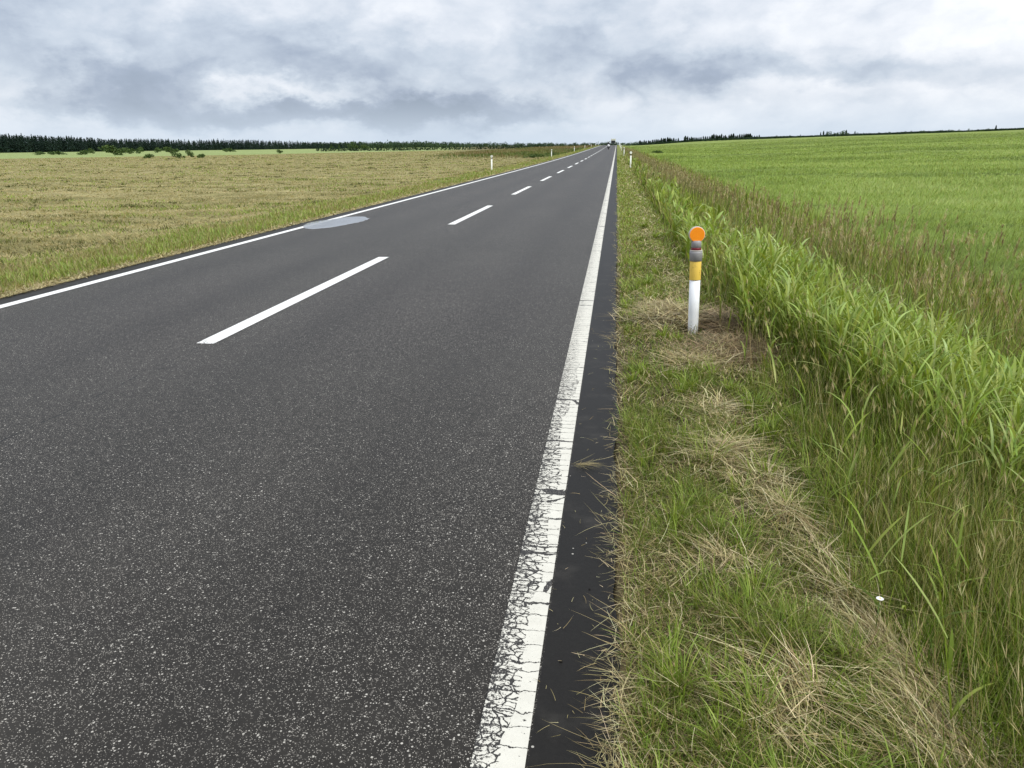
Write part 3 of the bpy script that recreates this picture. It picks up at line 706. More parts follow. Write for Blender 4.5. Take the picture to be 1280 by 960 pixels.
# ------------------------------------------------------------------ trees and shrubs
TREEC = [(.012, .026, .016), (.020, .042, .022), (.034, .062, .026)]
SHRUBC = [(.025, .05, .014), (.05, .09, .022), (.085, .135, .034)]
def quads(P, n_, size, col):                 # little randomly turned leaf-clump faces around points
    N = len(P); u = RNG.normal(size=(N, 3)); u /= np.linalg.norm(u, axis=1)[:, None]
    v = RNG.normal(size=(N, 3)); v -= u*(u*v).sum(1)[:, None]; v /= np.linalg.norm(v, axis=1)[:, None]
    s = size[:, None]
    A = np.stack([P+u*s, P+v*s*.7, P-u*s, P-v*s*.7], 1).reshape(-1, 3)
    return A, np.arange(4*N), np.arange(N)*4, np.repeat(col, 4, 0)
def conifer_crown(h, w, seed, nn):
    r = np.random.default_rng(seed); z0 = .03
    t = r.random(nn)**.8; z = h*(z0+(1-z0)*t)
    wh = (.75+.35*np.sin(t*h*5.5+seed)); rad = w*.5*(1-t)**.85*wh*(.25+.75*r.random(nn)**.5)+.03*h*.1
    a = r.random(nn)*2*PI; lob = 1+.25*np.sin(a*3+seed)+.15*np.sin(a*5+t*9)
    return np.stack([np.cos(a)*rad*lob, np.sin(a)*rad*lob, z-rad*.25], 1), t
def leafy_crown(h, w, seed, nn, flat=.55):
    r = np.random.default_rng(seed); P = []
    k = 9; cs = np.stack([r.normal(0, w*.20, k), r.normal(0, w*.20, k), h*(.14+.62*r.random(k)**1.2)], 1); rr = w*(.16+.12*r.random(k))
    i = r.integers(0, k, nn); d = r.normal(size=(nn, 3)); d /= np.linalg.norm(d, axis=1)[:, None]
    P = cs[i]+d*(rr[i]*(.55+.5*r.random(nn)))[:, None]*np.array([1, 1, flat*h/w*1.3+.25])
    P[:, 2] = np.clip(P[:, 2], .03*h, h*1.02); return P
def trunk_mesh(h, r0, top=.85):
    return lathe([(r0, -.15), (r0*.8, h*.15), (r0*.5, h*.5), (r0*.15, h*top)], 7)
def make_tree(name, conifer, h, w, seed, nn=420, cols=None, trunk=True):
    root = empty(name, (0, 0, 0))
    if conifer: P, t = conifer_crown(h, w, seed, nn); sz = .05*h*(1.15-t)+.015*h
    else: P = leafy_crown(h, w, seed, nn); sz = np.full(nn, .045*(h+w)/2)*(.7+.6*RNG.random(nn))
    A, L, St, C = quads(P, nn, sz*1.25, jitter(palette(cols or (TREEC if conifer else SHRUBC), RNG.random(nn)), .2))
    fast_mesh('crown', A, L, St, M_TREE, C, root)
    if trunk:
        v, f = trunk_mesh(h, .022*h, .95 if conifer else .6); mesh_from('trunk', v, f, M_BARK, root)
    return root
def copy_thing(root):
    r = root.copy(); COL.objects.link(r)
    for ch in root.children:
        c = ch.copy(); COL.objects.link(c); c.parent = r
    return r
def at_px(px, R):                            # ground point at a sight line's azimuth
    a = AZ(px, 178); x_, y_ = R*math.sin(a), R*math.cos(a); return x_, y_, float(ground_z(np.array([x_]), np.array([y_]))[0])
protos = {}
def place(kind, px, R, hpx, label, cat, group, wide=1.0):
    if kind not in protos:
        p = {'pine': lambda: make_tree('pine_tree', True, 1, .62, 3, 420), 'spruce': lambda: make_tree('pine_tree', True, 1, .78, 8, 460),
             'fir': lambda: make_tree('pine_tree', True, 1, .52, 15, 400), 'round': lambda: make_tree('leafy_tree', False, 1, 1.1, 21, 420),
             'bush': lambda: make_tree('shrub', False, 1, 2.0, 25, 520, [(.03, .06, .016), (.06, .10, .024), (.10, .15, .04)]),
             'bush2': lambda: make_tree('shrub', False, 1, 1.7, 31, 520, [(.03, .06, .016), (.06, .10, .024), (.10, .15, .04)])}[kind]()
        protos[kind] = p; o = p; o['_used'] = 0; del o['_used']
    else: o = copy_thing(protos[kind])
    x_, y_, z_ = at_px(px, R); h = hpx*R/FPX*1.02
    o.location = (x_, y_, z_-.08*h); o.rotation_euler = (0, 0, random.random()*6.28); o.scale = (h*wide, h*wide, h)
    tag(o, label, cat, group); return o
# skyline trees on the right
xpx = 800.0; k = 0
while xpx < 949:
    gap = 849 < xpx < 855
    if not gap:
        place(random.choice(['pine', 'spruce', 'fir']), xpx, random.uniform(500, 560), random.uniform(4.6, 8.2),
              'small dark conifer in the close-set skyline row just right of the road' if xpx < 850 else 'small dark conifer in the long dense skyline row above the orange-topped post',
              'tree', 'conifers in the near row on the right skyline' if xpx < 850 else 'conifers in the dense row on the right skyline', random.uniform(1.35, 1.9))
    xpx += random.uniform(1.9, 3.1)
xpx = 951.0
while xpx < 1120:
    big = (1024 < xpx < 1064) or (1066 < xpx < 1074)
    if big or random.random() < .8:
        place(random.choice(['pine', 'spruce', 'round'] if big else ['round', 'round', 'spruce']), xpx, random.uniform(500, 560), random.uniform(4.0, 7.5) if big else random.uniform(2.4, 4.2),
              'dark tree of the taller clump midway along the right skyline' if big else 'low dark tree in the thin scattered stretch of the right skyline',
              'tree', 'taller trees midway on the right skyline' if big else 'scattered low trees on the right skyline', random.uniform(.9, 1.3))
    xpx += random.uniform(2.6, 4.6)
xpx = 1122.0
while xpx < 1310:
    if random.random() < .85:
        place('bush' if random.random() < .7 else 'round', xpx, random.uniform(495, 515), random.uniform(2.6, 4.6), 'tiny dark bush on the crest of the green field at the far right', 'bush', 'bushes on the crest at the far right', random.uniform(.8, 1.2))
    xpx += random.uniform(4, 7.5)
place('spruce', 1242, 505, 6.5, 'single small conifer standing above the bushes on the far right crest', 'tree', None, 1.1)
# shrubs in the pale green strip on the left: x, base y, height px, width factor
SHR = [(141, 192, 8.5, 1.25, 'largest rounded shrub in the pale green strip before the left forest'),
       (160, 190.5, 6, 1.0, 'rounded shrub just right of the largest one before the left forest'),
       (173, 189.5, 5, .9, 'small shrub close to the forest right of the two big shrubs'),
       (104, 191.5, 5, .9, 'small dark shrub left of the largest one in the pale green strip'),
       (113, 190.5, 4.5, .7, 'very small shrub beside the large rounded one, on its left'),
       (70, 191.5, 3.5, 1.9, 'long low shrub spread flat at the forest foot on the left'),
       (46, 191.8, 2.8, 2.0, 'lowest flat shrub at the far left forest foot'),
       (184, 195, 5, .8, 'small shrub on the tan field edge, leftmost of the front row of shrubs'),
       (212, 190.5, 6, 1.2, 'wide rounded shrub near the forest, right of the middle of the left strip'),
       (221, 195, 6, .65, 'narrow upright shrub at the tan field edge below the wide rounded one'),
       (236, 194, 6.5, .6, 'narrow pointed shrub between two small ones at the tan field edge'),
       (251, 194.5, 4.5, .85, 'low shrub at the right end of the row on the tan field edge'),
       (195, 189.5, 4.5, .9, 'small shrub against the dark forest between two larger ones'),
       (286, 187.5, 4, 1.3, 'low shrub against the forest foot, far right of the shrub row'),
       (348, 190, 3.5, 1.0, 'lone tiny shrub on the tan field edge toward the middle left'),
       (414, 186.8, 6, .45, 'slim small tree left of its twin before the far woodland'),
       (423, 186.6, 5.5, .45, 'slim small tree right of its twin before the far woodland'),
       (441, 187, 8.5, .9, 'dense round tree standing before the far woodland, right of the slim pair'),
       (455, 186, 5, 1.1, 'low round shrub right of the dense round tree before the far woodland')]
for i, (px, py, hp, wf, lab) in enumerate(SHR):
    hy = 188-px*.0105; R = min(400, 1.5*FPX/max(3.2, (py-hy)))
    tree = 'tree' in lab.split(' before')[0] and 'shrub' not in lab
    place('round' if tree else ('bush' if i % 2 else 'bush2'), px, R, hp*1.4, lab, 'tree' if tree else 'shrub', None, wf)
# low bushes by the road further on
for (px, R, hp, wf, lab) in ((667, 110, 6.5, 1.5, 'low dark bush in the rough grass left of the road, nearest one'), (690, 125, 6, 1.6, 'low wide bush in rough grass close to the left white posts'),
                             (653, 150, 4, 2.0, 'low bush farthest from the road in the left rough grass'), (822, 150, 5.5, 1.3, 'low dark bush at the green field edge right of the road')):
    place('bush', px, R, hp, lab, 'bush', None, wf)

# far forests: one mass each
def wood(name, label, spots, conifer, cols, nn):
    A_, L_, S_, C_ = [], [], [], []; nv = 0
    for i, (x_, y_, z_, h, w_) in enumerate(spots):
        if conifer: P, t = conifer_crown(h, w_, i % 97, nn); sz = .055*h*(1.2-t)+.01*h
        else: P = leafy_crown(h, w_, i % 89, nn); sz = np.full(nn, .06*(h+w_)/2)
        c = jitter(palette(cols, np.full(nn, random.random())*.7+.3*RNG.random(nn)), .18)
        A, L, St, C = quads(P+np.array([x_, y_, z_]), nn, sz, c)
        A_.append(A); L_.append(L+nv); S_.append(St+nv); C_.append(C); nv += len(A)
    o = fast_mesh(name, np.concatenate(A_), np.concatenate(L_), np.concatenate(S_), M_TREE, np.concatenate(C_)); tag(o, label, 'forest', kind='stuff')
sp = []
px = -150.0
while px < 560:
    R0 = np.interp(px, [-150, 0, 320, 500, 560], [600, 620, 760, 980, 1050])
    topy = 3.2+np.interp(px, [-150, 0, 130, 320, 480, 560], [165, 168.5, 172.5, 173.5, 175.0, 176])
    for row in range(5):
        R = R0+row*14+random.uniform(-5, 5); p = px+random.uniform(-2, 2)
        x_, y_, z_ = at_px(p, R); hz = 188-p*.0105
        ztop = EYE+(hz-topy+random.gauss(-.3, .7)+(1.1 if random.random() < .10 else 0)+2.2*(fbm(np.array([px*.03]), np.array([1.]), 77)[0]-.5))*R/FPX
        sp.append((x_, y_, z_, max(4, ztop-z_), random.uniform(5.5, 8)))
    px += 3.1
wood('conifer_forest', 'long dark conifer forest wall beyond the left field', sp, True, [(.008, .019, .015), (.014, .030, .021), (.022, .042, .024)], 170)
sp = []
px = 380.0
while px < 850:
    R0 = np.interp(px, [380, 480, 640, 770, 820, 1300], [950, 900, 900, 1000, 1100, 1400])
    topy = np.interp(px, [380, 470, 520, 620, 700, 760, 800, 830, 1300], [178, 177, 176.6, 178, 178.5, 177.5, 177.5, 176.5, 168])
    for row in range(3):
        R = R0+row*25+random.uniform(-8, 8); p = px+random.uniform(-3, 3)
        x_, y_, z_ = at_px(p, R); hz = 188-p*.0105
        ztop = EYE+(hz-topy+random.gauss(0, .8))*R/FPX
        h = max(3, ztop-z_); sp.append((x_, y_, z_-.1*h, h*1.05, h*random.uniform(1.4, 2.3)))
    px += 4.5 if px < 840 else 9
wood('far_woodland', 'low bluish green woodland along the horizon behind the end of the road', sp, False, [(.028, .055, .030), (.045, .078, .036), (.06, .10, .042)], 170)

# hedges: clumped leafy ribbons between fields
def hedge(label, pts, hh, ww, cols, dens=26):
    root = empty('hedgerow', (pts[0][0], pts[0][1], 0)); P = []
    for (x0, y0), (x1, y1) in zip(pts[:-1], pts[1:]):
        d = math.hypot(x1-x0, y1-y0); n = int(d*dens)
        t = RNG.random(n); x = x0+(x1-x0)*t+RNG.normal(0, ww*.3, n); y = y0+(y1-y0)*t+RNG.normal(0, ww*.3, n)
        hm = hh*(.55+.75*fbm(x*.12, y*.12, 131)); P.append(np.stack([x, y, ground_z(x, y)+hm*RNG.random(n)**.8], 1))
    P = np.concatenate(P); n = len(P)
    A, L, St, C = quads(P, n, .22+.16*RNG.random(n), jitter(palette(cols, RNG.random(n)), .2))
    A = A-np.array([pts[0][0], pts[0][1], 0])
    fast_mesh('leaves', A, L, St, M_TREE, C, root); tag(root, label, 'hedge'); return root
def pp_(px, R): x_, y_, z_ = at_px(px, R); return (x_, y_)
hedge('dark low hedge line between the tan field and the woodland, left of the road', [pp_(395, 345), pp_(470, 345), pp_(560, 345), pp_(690, 360)], 1.25, 2.0, TREEC+[(.04, .07, .02)])
hedge('continuous thin line of dark undergrowth at the foot of the right skyline trees', [pp_(q, 505+8*math.sin(q)) for q in range(795, 1330, 20)], 1.15, 6.0, TREEC, 120)
hedge('short dark hedge line on the crest below the conifers on the right', [pp_(880, 440), pp_(920, 440), pp_(965, 450)], .9, 2.0, TREEC)

# ------------------------------------------------------------------ delineator posts
def disc(cx, cz, r, y0, y1, seg=32, lean=0.0, bev=.004):
    """flat round lamp-like head facing -Y, with bevelled rim; returns rim and lens shapes"""
    V = []; F = []
    prof = [(r-bev, y0), (r, y0+bev), (r, y1-bev), (r-bev, y1)]
    for (rr, yy) in prof:
        for k in range(seg):
            t = 2*PI*k/seg; V.append((cx+rr*math.cos(t), yy, cz+rr*math.sin(t)))
    for i in range(3):
        for k in range(seg): a = i*seg+k; b = i*seg+(k+1) % seg; F.append((a, b, b+seg, a+seg))
    F.append(tuple(range(seg))); F.append(tuple(range(3*seg, 4*seg))[::-1])
    return V, F
def fixnorm(o):
    import bmesh
    b = bmesh.new(); b.from_mesh(o.data); bmesh.ops.recalc_face_normals(b, faces=b.faces); b.to_mesh(o.data); b.free(); return o
def part(name, vf, mat, root, smooth=True):
    o = fixnorm(mesh_from(name, vf[0], vf[1], mat, root))
    if smooth:
        for p in o.data.polygons: p.use_smooth = len(p.vertices) == 4
    return o
PX, PY = .71, 6.813
pz = float(ground_z(np.array([PX]), np.array([PY]))[0])
post = empty('delineator_post', (PX, PY, 0)); post.rotation_euler = (math.radians(-.6), math.radians(-.9), math.radians(5))
tag(post, 'white road post with yellow band and round orange reflector, standing in cut grass', 'road post')
part('body', lathe([(.042, -.12), (.0435, .0), (.045, .2), (.0455, .475)], 28), M_WHITE, post)
part('yellow_band', lathe([(.0482, .477), (.0488, .480), (.0488, .634), (.0480, .637)], 28), M_YELLOW, post)
part('collar', lathe([(.046, .638), (.0535, .641), (.054, .705), (.0535, .722), (.046, .724)], 28), M_GREY, post)
part('collar_rim', lathe([(.0500, .7245), (.0525, .7255), (.0525, .7300), (.047, .7315)], 28), M_RIM, post)
part('red_band', lathe([(.0405, .732), (.0425, .733), (.0425, .751), (.0405, .752)], 28), M_RED, post)
part('neck', lathe([(.038, .7525), (.0415, .754), (.0415, .790), (.038, .812)], 28), M_GREY, post)
rim = part('reflector', disc(0, .862, .0675, -.020, .020), M_RIM, post)
part('lens', disc(0, .862, .0630, -.0265, -.0205, bev=.003), M_ORANGE, rim)
# scuff marks on the yellow band
b = Blades(); th = np.array([-1.12, -1.02, -.9, -1.07]); zz = np.array([.548, .54, .56, .527])
b.add(np.stack([.0492*np.cos(th), .0492*np.sin(th), zz], 1), .014, .003, th+PI/2, 1.0+RNG.random(4), .3, (.18, .14, .06), 3, prof='stalk'); b.build('scuff_mark', M_STRAW, post)
# three old grass blades lying against its foot (things one could pick off: kept with the straw)
g = Blades()
g.add(np.array([(PX-.06, PY-.07, .03), (PX+.03, PY-.075, .02), (PX-.01, PY-.07, .01)]), [.30, .24, .22], .005, [.25, 1.9, .9], [.45, .35, .3], [.15, .6, .7], [(.10, .12, .06), (.25, .25, .12), (.17, .2, .1)], 6, prof='stalk')
# wilted green clump in front of the post
n = 210; t_ = RNG.random(n); cx, cy = G(905, 436, .03); aa = RNG.normal(2.6, .5, n)
g.add(np.stack([cx+RNG.normal(0, .07, n), cy+RNG.normal(0, .09, n), .03+.04*RNG.random(n)], 1), .15+.18*RNG.random(n), .004, aa+PI*(RNG.random(n) < .4), 1.3+.25*RNG.random(n), .12, jitter(palette([(.05, .065, .025), (.12, .13, .055), (.26, .24, .13)], RNG.random(n))), 4, prof='stalk')
tag(g.build('wilted_clump', M_GRASS), 'dark wilted grass clump lying at the foot of the orange-topped post', 'grass', kind='stuff')

def plain_post(label, x, y, headcol, h=1.0, group=None, proto=[None, None]):
    i = 0 if headcol == 'white' else 1
    if proto[i] is None:
        r = empty('delineator_post', (0, 0, 0))
        part('body', lathe([(.043, -.15), (.047, .0), (.047, .74)], 12), M_PALE, r)
        part('collar', lathe([(.050, .742), (.050, .80), (.036, .815)], 12), M_GREY if i == 0 else M_DARK, r)
        rm = part('reflector', disc(0, .90, .078, -.02, .02, 16), M_PALE, r)
        part('lens', disc(0, .90, .070, -.026, -.0205, 16, bev=.002), M_PALE, rm); proto[i] = r; o = r
    else:
        r = proto[i]; o = r.copy(); COL.objects.link(o)
        for ch in r.children:
            c = ch.copy(); COL.objects.link(c); c.parent = o
            for gch in ch.children: d = gch.copy(); COL.objects.link(d); d.parent = c
    o.location = (x, y, float(ground_z(np.array([x]), np.array([y]))[0])); o.rotation_euler = (0, random.uniform(-.02, .02), random.uniform(-.2, .2)); o.scale = (1.05, 1.05, h)
    tag(o, label, 'road post', group); return o
M_PALE = mat_plain('pale_post_plastic', (.80, .81, .72), .45, .4)
ordr = ['first', 'second', 'third', 'fourth', 'fifth', 'sixth']
GL, GRt = 'white posts along the left road edge', 'white posts along the right road edge'
for k in range(7):
    y = 52.2+52.2*k-(3 if k == 1 else 0)
    if k < 5: lab = ('nearest white post on the left side of the road, at the mown field edge' if k == 0 else 'small white post, %s from the nearest on the left road side' % ordr[k])
    else: lab = 'tiny distant white post beyond the fifth on the left road side'
    plain_post(lab, -8.1, y, 'white', 1.0, GL)
for k in range(6):
    y = 55.5+52.0*k
    if k < 4: lab = ('white post with dark neck beyond the orange-topped post on the right verge' if k == 0 else 'small pale post, %s beyond the orange-topped one on the right verge' % ordr[k])
    else: lab = 'tiny distant pale post near the end of the right verge'
    plain_post(lab, .97, y, 'dark', 1.12, GRt)

# ------------------------------------------------------------------ small things lying about
def blob(name, loc, r, mat, label, cat, seed, fl=.6):
    r_ = np.random.default_rng(seed); V = []; F = []; su, sv = 10, 6
    for j in range(sv+1):
        ph = PI*j/sv
        for i in range(su):
            t = 2*PI*i/su; rr = r*(.8+.4*vnoise(np.array([t*1.3+seed]), np.array([ph*1.5]), seed)[0])
            V.append((rr*math.sin(ph)*math.cos(t), rr*math.sin(ph)*math.sin(t), rr*fl*math.cos(ph)))
    for j in range(sv):
        for i in range(su): a = j*su+i; b2 = j*su+(i+1) % su; F.append((a, a+su, b2+su, b2))
    o = fixnorm(mesh_from(name, V, F, mat, smooth=True)); o.location = loc; return tag(o, label, cat)
# white daisy in the verge
fx, fy = G(1100, 748, .2)
fl = empty('white_flower', (fx, fy, float(ground_z(np.array([fx]), np.array([fy]))[0])))
tag(fl, 'single tiny white flower among the grass in the lower right', 'flower')
h0 = .2-fl.location.z
part('stem', lathe([(.0016, 0), (.0012, h0-.003)], 6), mat_plain('stem_green', (.10, .17, .04), .6, .3), fl)
pv = []; pf = []
for k in range(12):
    t = 2*PI*k/12; c, s2 = math.cos(t), math.sin(t); b0 = len(pv)
    for (r, wd, zz) in ((.002, .0012, 0), (.007, .0034, .0015), (.0115, .002, -.0004)):
        pv += [(c*r-s2*wd, s2*r+c*wd, h0+zz), (c*r+s2*wd, s2*r-c*wd, h0+zz+.0004)]
    pf += [(b0, b0+1, b0+3, b0+2), (b0+2, b0+3, b0+5, b0+4)]
part('petals', (pv, pf), mat_plain('petal_white', (.88, .88, .86), .6, .3), fl, False)
part('flower_centre', lathe([(.003, h0-.001), (.0034, h0+.001), (.0015, h0+.0035)], 10), mat_plain('flower_yellow', (.75, .62, .15), .6, .3), fl)
M_CLOD = mat_plain('dark_clod', (.012, .011, .010), .9, .1, dirt=(.03, .026, .02), dscale=80, bump=.6)
for i, (px, py, r, lab) in enumerate(((701, 827, .006, 'small black clod of dirt beside the right edge line'), (729, 921, .006, 'black speck of dirt nearest the camera on the dark asphalt shoulder'), (737, 737, .004, 'tiny black clod on the shoulder near the dry grass edge'))):
    x_, y_ = G(px, py); blob('dirt_clod', (x_, y_, .002), r, M_CLOD, lab, 'dirt', i+3, .45)
# dry straw tuft on the shoulder
g = Blades(); cx, cy = G(733, 584); n = 46
g.add(np.stack([cx-.04+RNG.normal(0, .02, n), cy+RNG.normal(0, .008, n), .006+.012*RNG.random(n)], 1), .05+.09*RNG.random(n), .0017, RNG.normal(0, .28, n), 1.38+.17*RNG.random(n), .1*RNG.random(n), jitter(palette(DRY[:3], RNG.random(n))), 4, prof='stalk', side=RNG.normal(0, .3, n))
tag(g.build('straw_tuft', M_STRAW), 'small brown tuft of dry straw lying alone on the dark shoulder near the edge line', 'straw')
def big_plume(px, py, h, lean, side, lab, base=None):
    """one large seed plume that stands out above the rest; (px, py) is its tip"""
    # find the ground point whose stem of height h ends on that sight line
    wv = CR @ np.array([px-640, 480-py, -FPX]); z_t = h-.35; t_ = (z_t-EYE)/wv[2]; x_, y_ = wv[0]*t_-math.cos(side)*lean*h, wv[1]*t_-math.sin(side)*lean*h
    gz = float(ground_z(np.array([x_]), np.array([y_]))[0])
    root = empty('seed_plume', (x_, y_, gz)); tag(root, lab, 'grass plume')
    H_ = z_t-gz; b = Blades()
    b.add(np.zeros((2, 3)), H_*1.0, .0045, side, lean, .05, [(.22, .21, .09), (.26, .23, .11)], 8, prof='stalk', twist=1.4); 
    b.add(np.array([[math.cos(side)*math.sin(lean)*H_*f, math.sin(side)*math.sin(lean)*H_*f, H_*f] for f in (.3, .5, .66)]), [.26, .24, .2], .009, RNG.random(3)*6, .5, .6, [(.10, .17, .04), (.13, .2, .05), (.17, .2, .07)], 5, prof='leaf')
    b.build('stem', M_GRASS, root)
    b = Blades(); n = 110; f = RNG.random(n); pl = .18
    hh_ = H_*1.0; tt = 1-f*pl/H_
    bx = hh_*(math.sin(lean)*tt+.0225*tt*tt); bz = hh_*(math.cos(lean)*tt-.0275*tt*tt)
    B = np.stack([math.cos(side)*bx, math.sin(side)*bx, bz], 1)
    b.add(B, .02+.045*f*(1.1-f)*2,   .0032, RNG.random(n)*2*PI, .15+.4*RNG.random(n), .3, jitter(palette(SEED, RNG.random(n)), .2), 3, prof='spindle'); b.build('seed_head', M_GRASS, root)
for (px, py, h, ln, sd_, lab) in ((1165, 283, 1.25, .12, 2.6, 'tall dark upright seed plume standing above the field edge grass'),
                             (1180, 300, 1.18, .34, 2.8, 'brown seed plume leaning left just under the tallest plume'),
                             (1258, 334, 1.22, .40, 2.9, 'thick reddish brown seed plume at the right border of the view'),
                             (1272, 292, 1.15, .15, .2, 'slim dark seed plume above the reddish brown one'),
                             (1213, 303, 1.12, .35, .1, 'drooping seed plume leaning right, between the tallest and the border plumes'),
                             (1146, 338, 1.1, .1, 2.0, 'short brown seed plume below and left of the tallest plume')):
    big_plume(px, py, h, ln, sd_, lab)

# ------------------------------------------------------------------ motorcycle with rider, and a far truck
def tube(pts, r, seg=8):
    V = []; F = []; n = len(pts)
    for i, p in enumerate(pts):
        p = Vector(p); d = (Vector(pts[min(i+1, n-1)])-Vector(pts[max(i-1, 0)])).normalized()
        a = d.orthogonal().normalized(); b2 = d.cross(a); ri = r[i] if isinstance(r, (list, tuple)) else r
        for k in range(seg): t = 2*PI*k/seg; V.append(tuple(p+a*ri*math.cos(t)+b2*ri*math.sin(t)))
    for i in range(n-1):
        for k in range(seg): a_ = i*seg+k; b_ = i*seg+(k+1) % seg; F.append((a_, b_, b_+seg, a_+seg))
    F.append(tuple(range(seg))); F.append(tuple(range((n-1)*seg, n*seg))); return V, F
def torus(R_, r, cy, cz, seg=28, s2=8):
    V = []; F = []
    for i in range(seg):
        t = 2*PI*i/seg
        for k in range(s2):
            u = 2*PI*k/s2; rr = R_+r*math.cos(u); V.append((r*1.1*math.sin(u), cy+rr*math.cos(t), cz+rr*math.sin(t)))
    for i in range(seg):
        for k in range(s2):
            a = i*s2+k; b_ = i*s2+(k+1) % s2; c = ((i+1) % seg)*s2+(k+1) % s2; d = ((i+1) % seg)*s2+k; F.append((a, b_, c, d))
    return V, F
def hull(sections):       # closed loft through lists of (x,y,z) rings
    V = [p for s in sections for p in s]; n = len(sections[0]); F = []
    for i in range(len(sections)-1):
        for k in range(n): a = i*n+k; b_ = i*n+(k+1) % n; F.append((a, b_, b_+n, a+n))
    F.append(tuple(range(n))); F.append(tuple(range((len(sections)-1)*n, len(sections)*n))); return V, F
def ring(y, w_, z0, z1, n=10, e=1.0):
    return [(w_*math.cos(2*PI*k/n), y, (z0+z1)/2+(z1-z0)/2*math.sin(2*PI*k/n)) for k in range(n)]
MY = 186.0; mz = float(road_z(MY))
moto = empty('motorcycle', (-1.85, MY, mz)); tag(moto, 'distant oncoming motorcycle with white fairing on the road', 'motorcycle')   # front faces -Y
M_FAIR = mat_plain('white_fairing', (.85, .86, .88), .3, .5); M_TYRE = mat_plain('tyre_rubber', (.012, .012, .012), .8, .2); M_METAL = mat_plain('engine_metal', (.12, .12, .12), .4, .5, .8)
for cy in (-.72, .72):
    wl = part('wheel', torus(.27, .055, cy, .32), M_TYRE, moto)
    part('rim', tube([(-.03, cy, .32), (.03, cy, .32)], .21, 20), M_METAL, wl)
part('engine', hull([ring(-.32, .16, .22, .5), ring(-.1, .2, .18, .62), ring(.25, .17, .22, .58), ring(.4, .1, .3, .5)]), M_METAL, moto)
part('fuel_tank', hull([ring(-.42, .08, .72, .85), ring(-.25, .17, .66, 1.0), ring(.0, .16, .66, .98), ring(.15, .09, .7, .85)]), M_FAIR, moto)
part('seat', hull([ring(.05, .12, .74, .84), ring(.35, .16, .72, .82), ring(.75, .13, .8, .92), ring(.9, .07, .84, .92)]), M_DARK, moto)
part('fairing', hull([ring(-.86, .09, .78, 1.0), ring(-.78, .22, .68, 1.16), ring(-.6, .27, .6, 1.2), ring(-.42, .22, .62, 1.1)]), M_FAIR, moto)
part('windscreen', hull([ring(-.72, .16, 1.08, 1.22), ring(-.6, .15, 1.16, 1.36), ring(-.56, .13, 1.18, 1.4)]), M_DARK, moto)
part('headlight', hull([ring(-.89, .055, .85, .94), ring(-.86, .08, .83, .96)]), M_RIM, moto)
part('front_mudguard', hull([ring(-1.0, .05, .5, .56), ring(-.75, .08, .62, .68), ring(-.5, .06, .52, .6)]), M_DARK, moto)
for s in (-1, 1):
    part('fork', tube([(s*.09, -.72, .32), (s*.09, -.5, 1.0)], .028), M_METAL, moto)
    mr = part('mirror', tube([(s*.24, -.5, 1.08), (s*.34, -.52, 1.2), (s*.36, -.52, 1.24)], [.008, .008, .05]), M_DARK, moto)
part('handlebar', tube([(-.36, -.32, 1.04), (-.2, -.42, 1.06), (.2, -.42, 1.06), (.36, -.32, 1.04)], .018), M_DARK, moto)
part('exhaust', tube([(.14, -.1, .3), (.2, .3, .3), (.22, .85, .42)], [.03, .035, .06]), M_METAL, moto)
# rider: one skinned body
def skinned(name, joints, edges, mat, root, sub=1):
    me = bpy.data.meshes.new(name); me.from_pydata([j[0] for j in joints], edges, []); me.update()
    o = bpy.data.objects.new(name, me); COL.objects.link(o)
    md = o.modifiers.new('skin', 'SKIN'); sv = me.skin_vertices[0].data if me.skin_vertices else None
    if sv is None:
        bm_ = __import__('bmesh').new(); bm_.from_mesh(me); bm_.verts.layers.skin.verify(); bm_.to_mesh(me); bm_.free(); sv = me.skin_vertices[0].data
    for v, j in zip(sv, joints): v.radius = (j[1], j[1]*(j[2] if len(j) > 2 else 1))
    sv[0].use_root = True
    s = o.modifiers.new('sub', 'SUBSURF'); s.levels = sub; s.render_levels = sub
    me.materials.append(mat); o.parent = root; return o
rider = empty('person', (-1.85, MY+.12, mz)); tag(rider, 'person in dark jacket and pale helmet sitting on the motorcycle, hands on its handlebar', 'person')
J = [((0, .25, .90), .15), ((0, .18, 1.1), .15), ((0, .08, 1.32), .17), ((0, .02, 1.46), .09), ((0, -.02, 1.54), .065), ((0, -.04, 1.64), .095), ((0, -.045, 1.72), .08)]
E_ = [(0, 1), (1, 2), (2, 3), (3, 4), (4, 5), (5, 6)]
for s in (-1, 1):
    b0 = len(J); J += [((s*.19, .06, 1.40), .075), ((s*.31, -.12, 1.18), .055), ((s*.34, -.38, 1.08), .042), ((s*.33, -.46, 1.05), .035)]
    E_ += [(2, b0), (b0, b0+1), (b0+1, b0+2), (b0+2, b0+3)]
    for q, dz_ in enumerate((-.030, -.010, .010, .030)):       # four fingers closed over the grip, thumb below
        f0 = len(J); L_ = (.030, .036, .038, .032)[q]
        J += [((s*(.33+dz_), -.46-.03, 1.065), .010), ((s*(.33+dz_), -.50-L_*.2, 1.035), .009), ((s*(.33+dz_), -.475, 1.01), .008)]
        E_ += [(b0+3, f0), (f0, f0+1), (f0+1, f0+2)]
    f0 = len(J); J += [((s*.285, -.45, 1.03), .011), ((s*.28, -.47, 1.005), .009)]; E_ += [(b0+3, f0), (f0, f0+1)]
    b0 = len(J); J += [((s*.13, .22, .88), .10), ((s*.22, -.16, .80), .085), ((s*.2, .02, .42), .06), ((s*.2, .06, .34), .045), ((s*.2, -.10, .29), .04)]
    E_ += [(0, b0), (b0, b0+1), (b0+1, b0+2), (b0+2, b0+3), (b0+3, b0+4)]
skinned('body', J, E_, mat_plain('dark_riding_suit', (.018, .018, .022), .7, .3), rider)
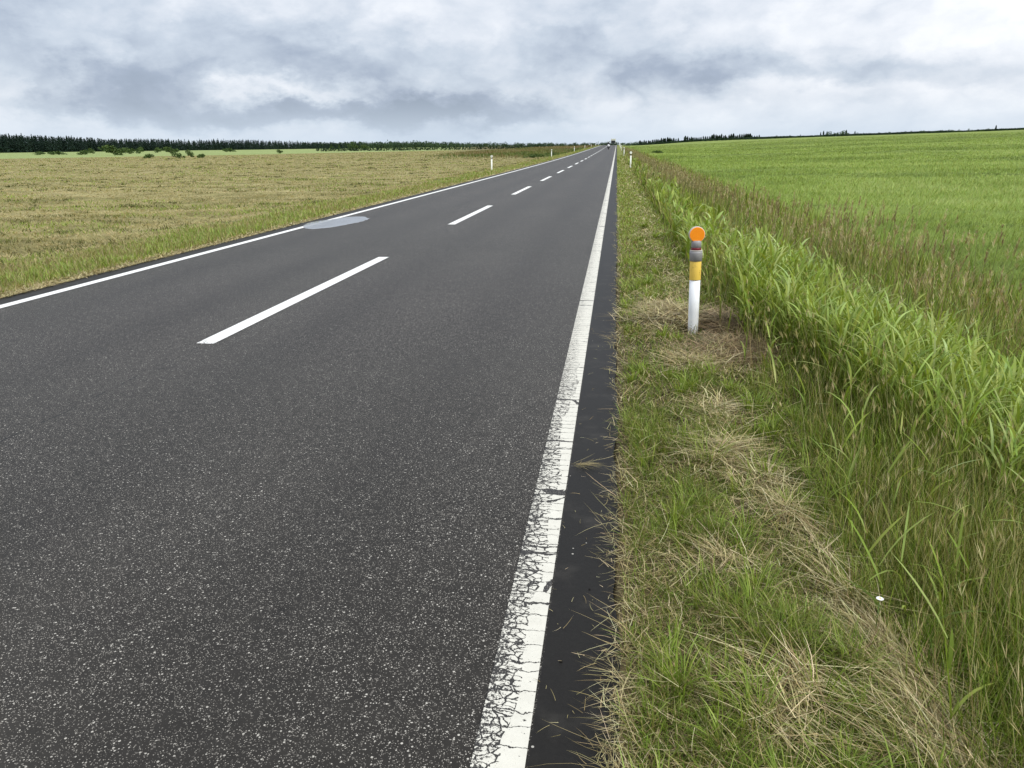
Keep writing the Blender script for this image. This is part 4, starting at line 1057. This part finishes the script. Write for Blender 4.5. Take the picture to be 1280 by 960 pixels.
hv, hf_ = hull([[(.135*math.sin(ph)*math.cos(2*PI*k/16), -.05+.155*math.sin(ph)*math.sin(2*PI*k/16), 1.70+.145*math.cos(ph)) for k in range(16)] for ph in [PI*(.04+.8*i/9) for i in range(10)]])
hl = part('helmet', (hv, hf_), mat_plain('pale_helmet', (.50, .55, .50), .25, .5), rider)
part('visor', hull([[(.128*math.sin(a_), -.052-.155*math.cos(a_)*.98, 1.66+dz2) for (a_, dz2) in [(-1.1+.22*k, 0) for k in range(11)]+[(1.1-.22*k, .085) for k in range(11)]],
                    [(.132*math.sin(a_), -.052-.163*math.cos(a_), 1.66+dz2) for (a_, dz2) in [(-1.1+.22*k, 0) for k in range(11)]+[(1.1-.22*k, .085) for k in range(11)]]]), M_DARK, hl)

TY = 398.0; tz = float(road_z(TY))
truck = empty('truck', (-1.75, TY, tz)); tag(truck, 'tiny pale box truck far off where the road meets the horizon', 'truck')
def boxvf(x0, x1, y0, y1, z0, z1, b=.05):
    r = lambda z, i: [(x0+i+b, y0+i, z), (x1-i-b, y0+i, z), (x1-i, y0+i+b, z), (x1-i, y1-i-b, z), (x1-i-b, y1-i, z), (x0+i+b, y1-i, z), (x0+i, y1-i-b, z), (x0+i, y0+i+b, z)]
    return hull([r(z0, b*.6), r(z0+b, 0), r(z1-b, 0), r(z1, b*.6)])
M_BOX = mat_plain('cream_box_paint', (.62, .62, .50), .5, .4, dirt=(.45, .45, .38), dscale=2); M_CAB = mat_plain('dark_green_cab', (.03, .05, .045), .35, .5)
part('cargo_box', boxvf(-1.1, 1.1, .3, 5.6, 1.0, 3.0), M_BOX, truck, False)
cb = part('cab', boxvf(-1.0, 1.0, -1.6, .1, .55, 2.15, .12), M_CAB, truck, False)
part('windscreen', boxvf(-.85, .85, -1.63, -1.55, 1.25, 1.95, .02), M_DARK, cb, False)
part('chassis', boxvf(-.8, .8, -1.4, 5.4, .48, .9, .03), M_DARK, truck, False)
for (sx_, sy_) in ((-1, -.7), (1, -.7), (-1, 4.2), (1, 4.2)): part('wheel', tube([(sx_*.72, sy_, .45), (sx_*1.0, sy_, .45)], .45, 20), M_TYRE, truck)
for s in (-1, 1): part('headlight', tube([(s*.7, -1.60, .85), (s*.7, -1.64, .85)], .12, 12), M_RIM, cb)
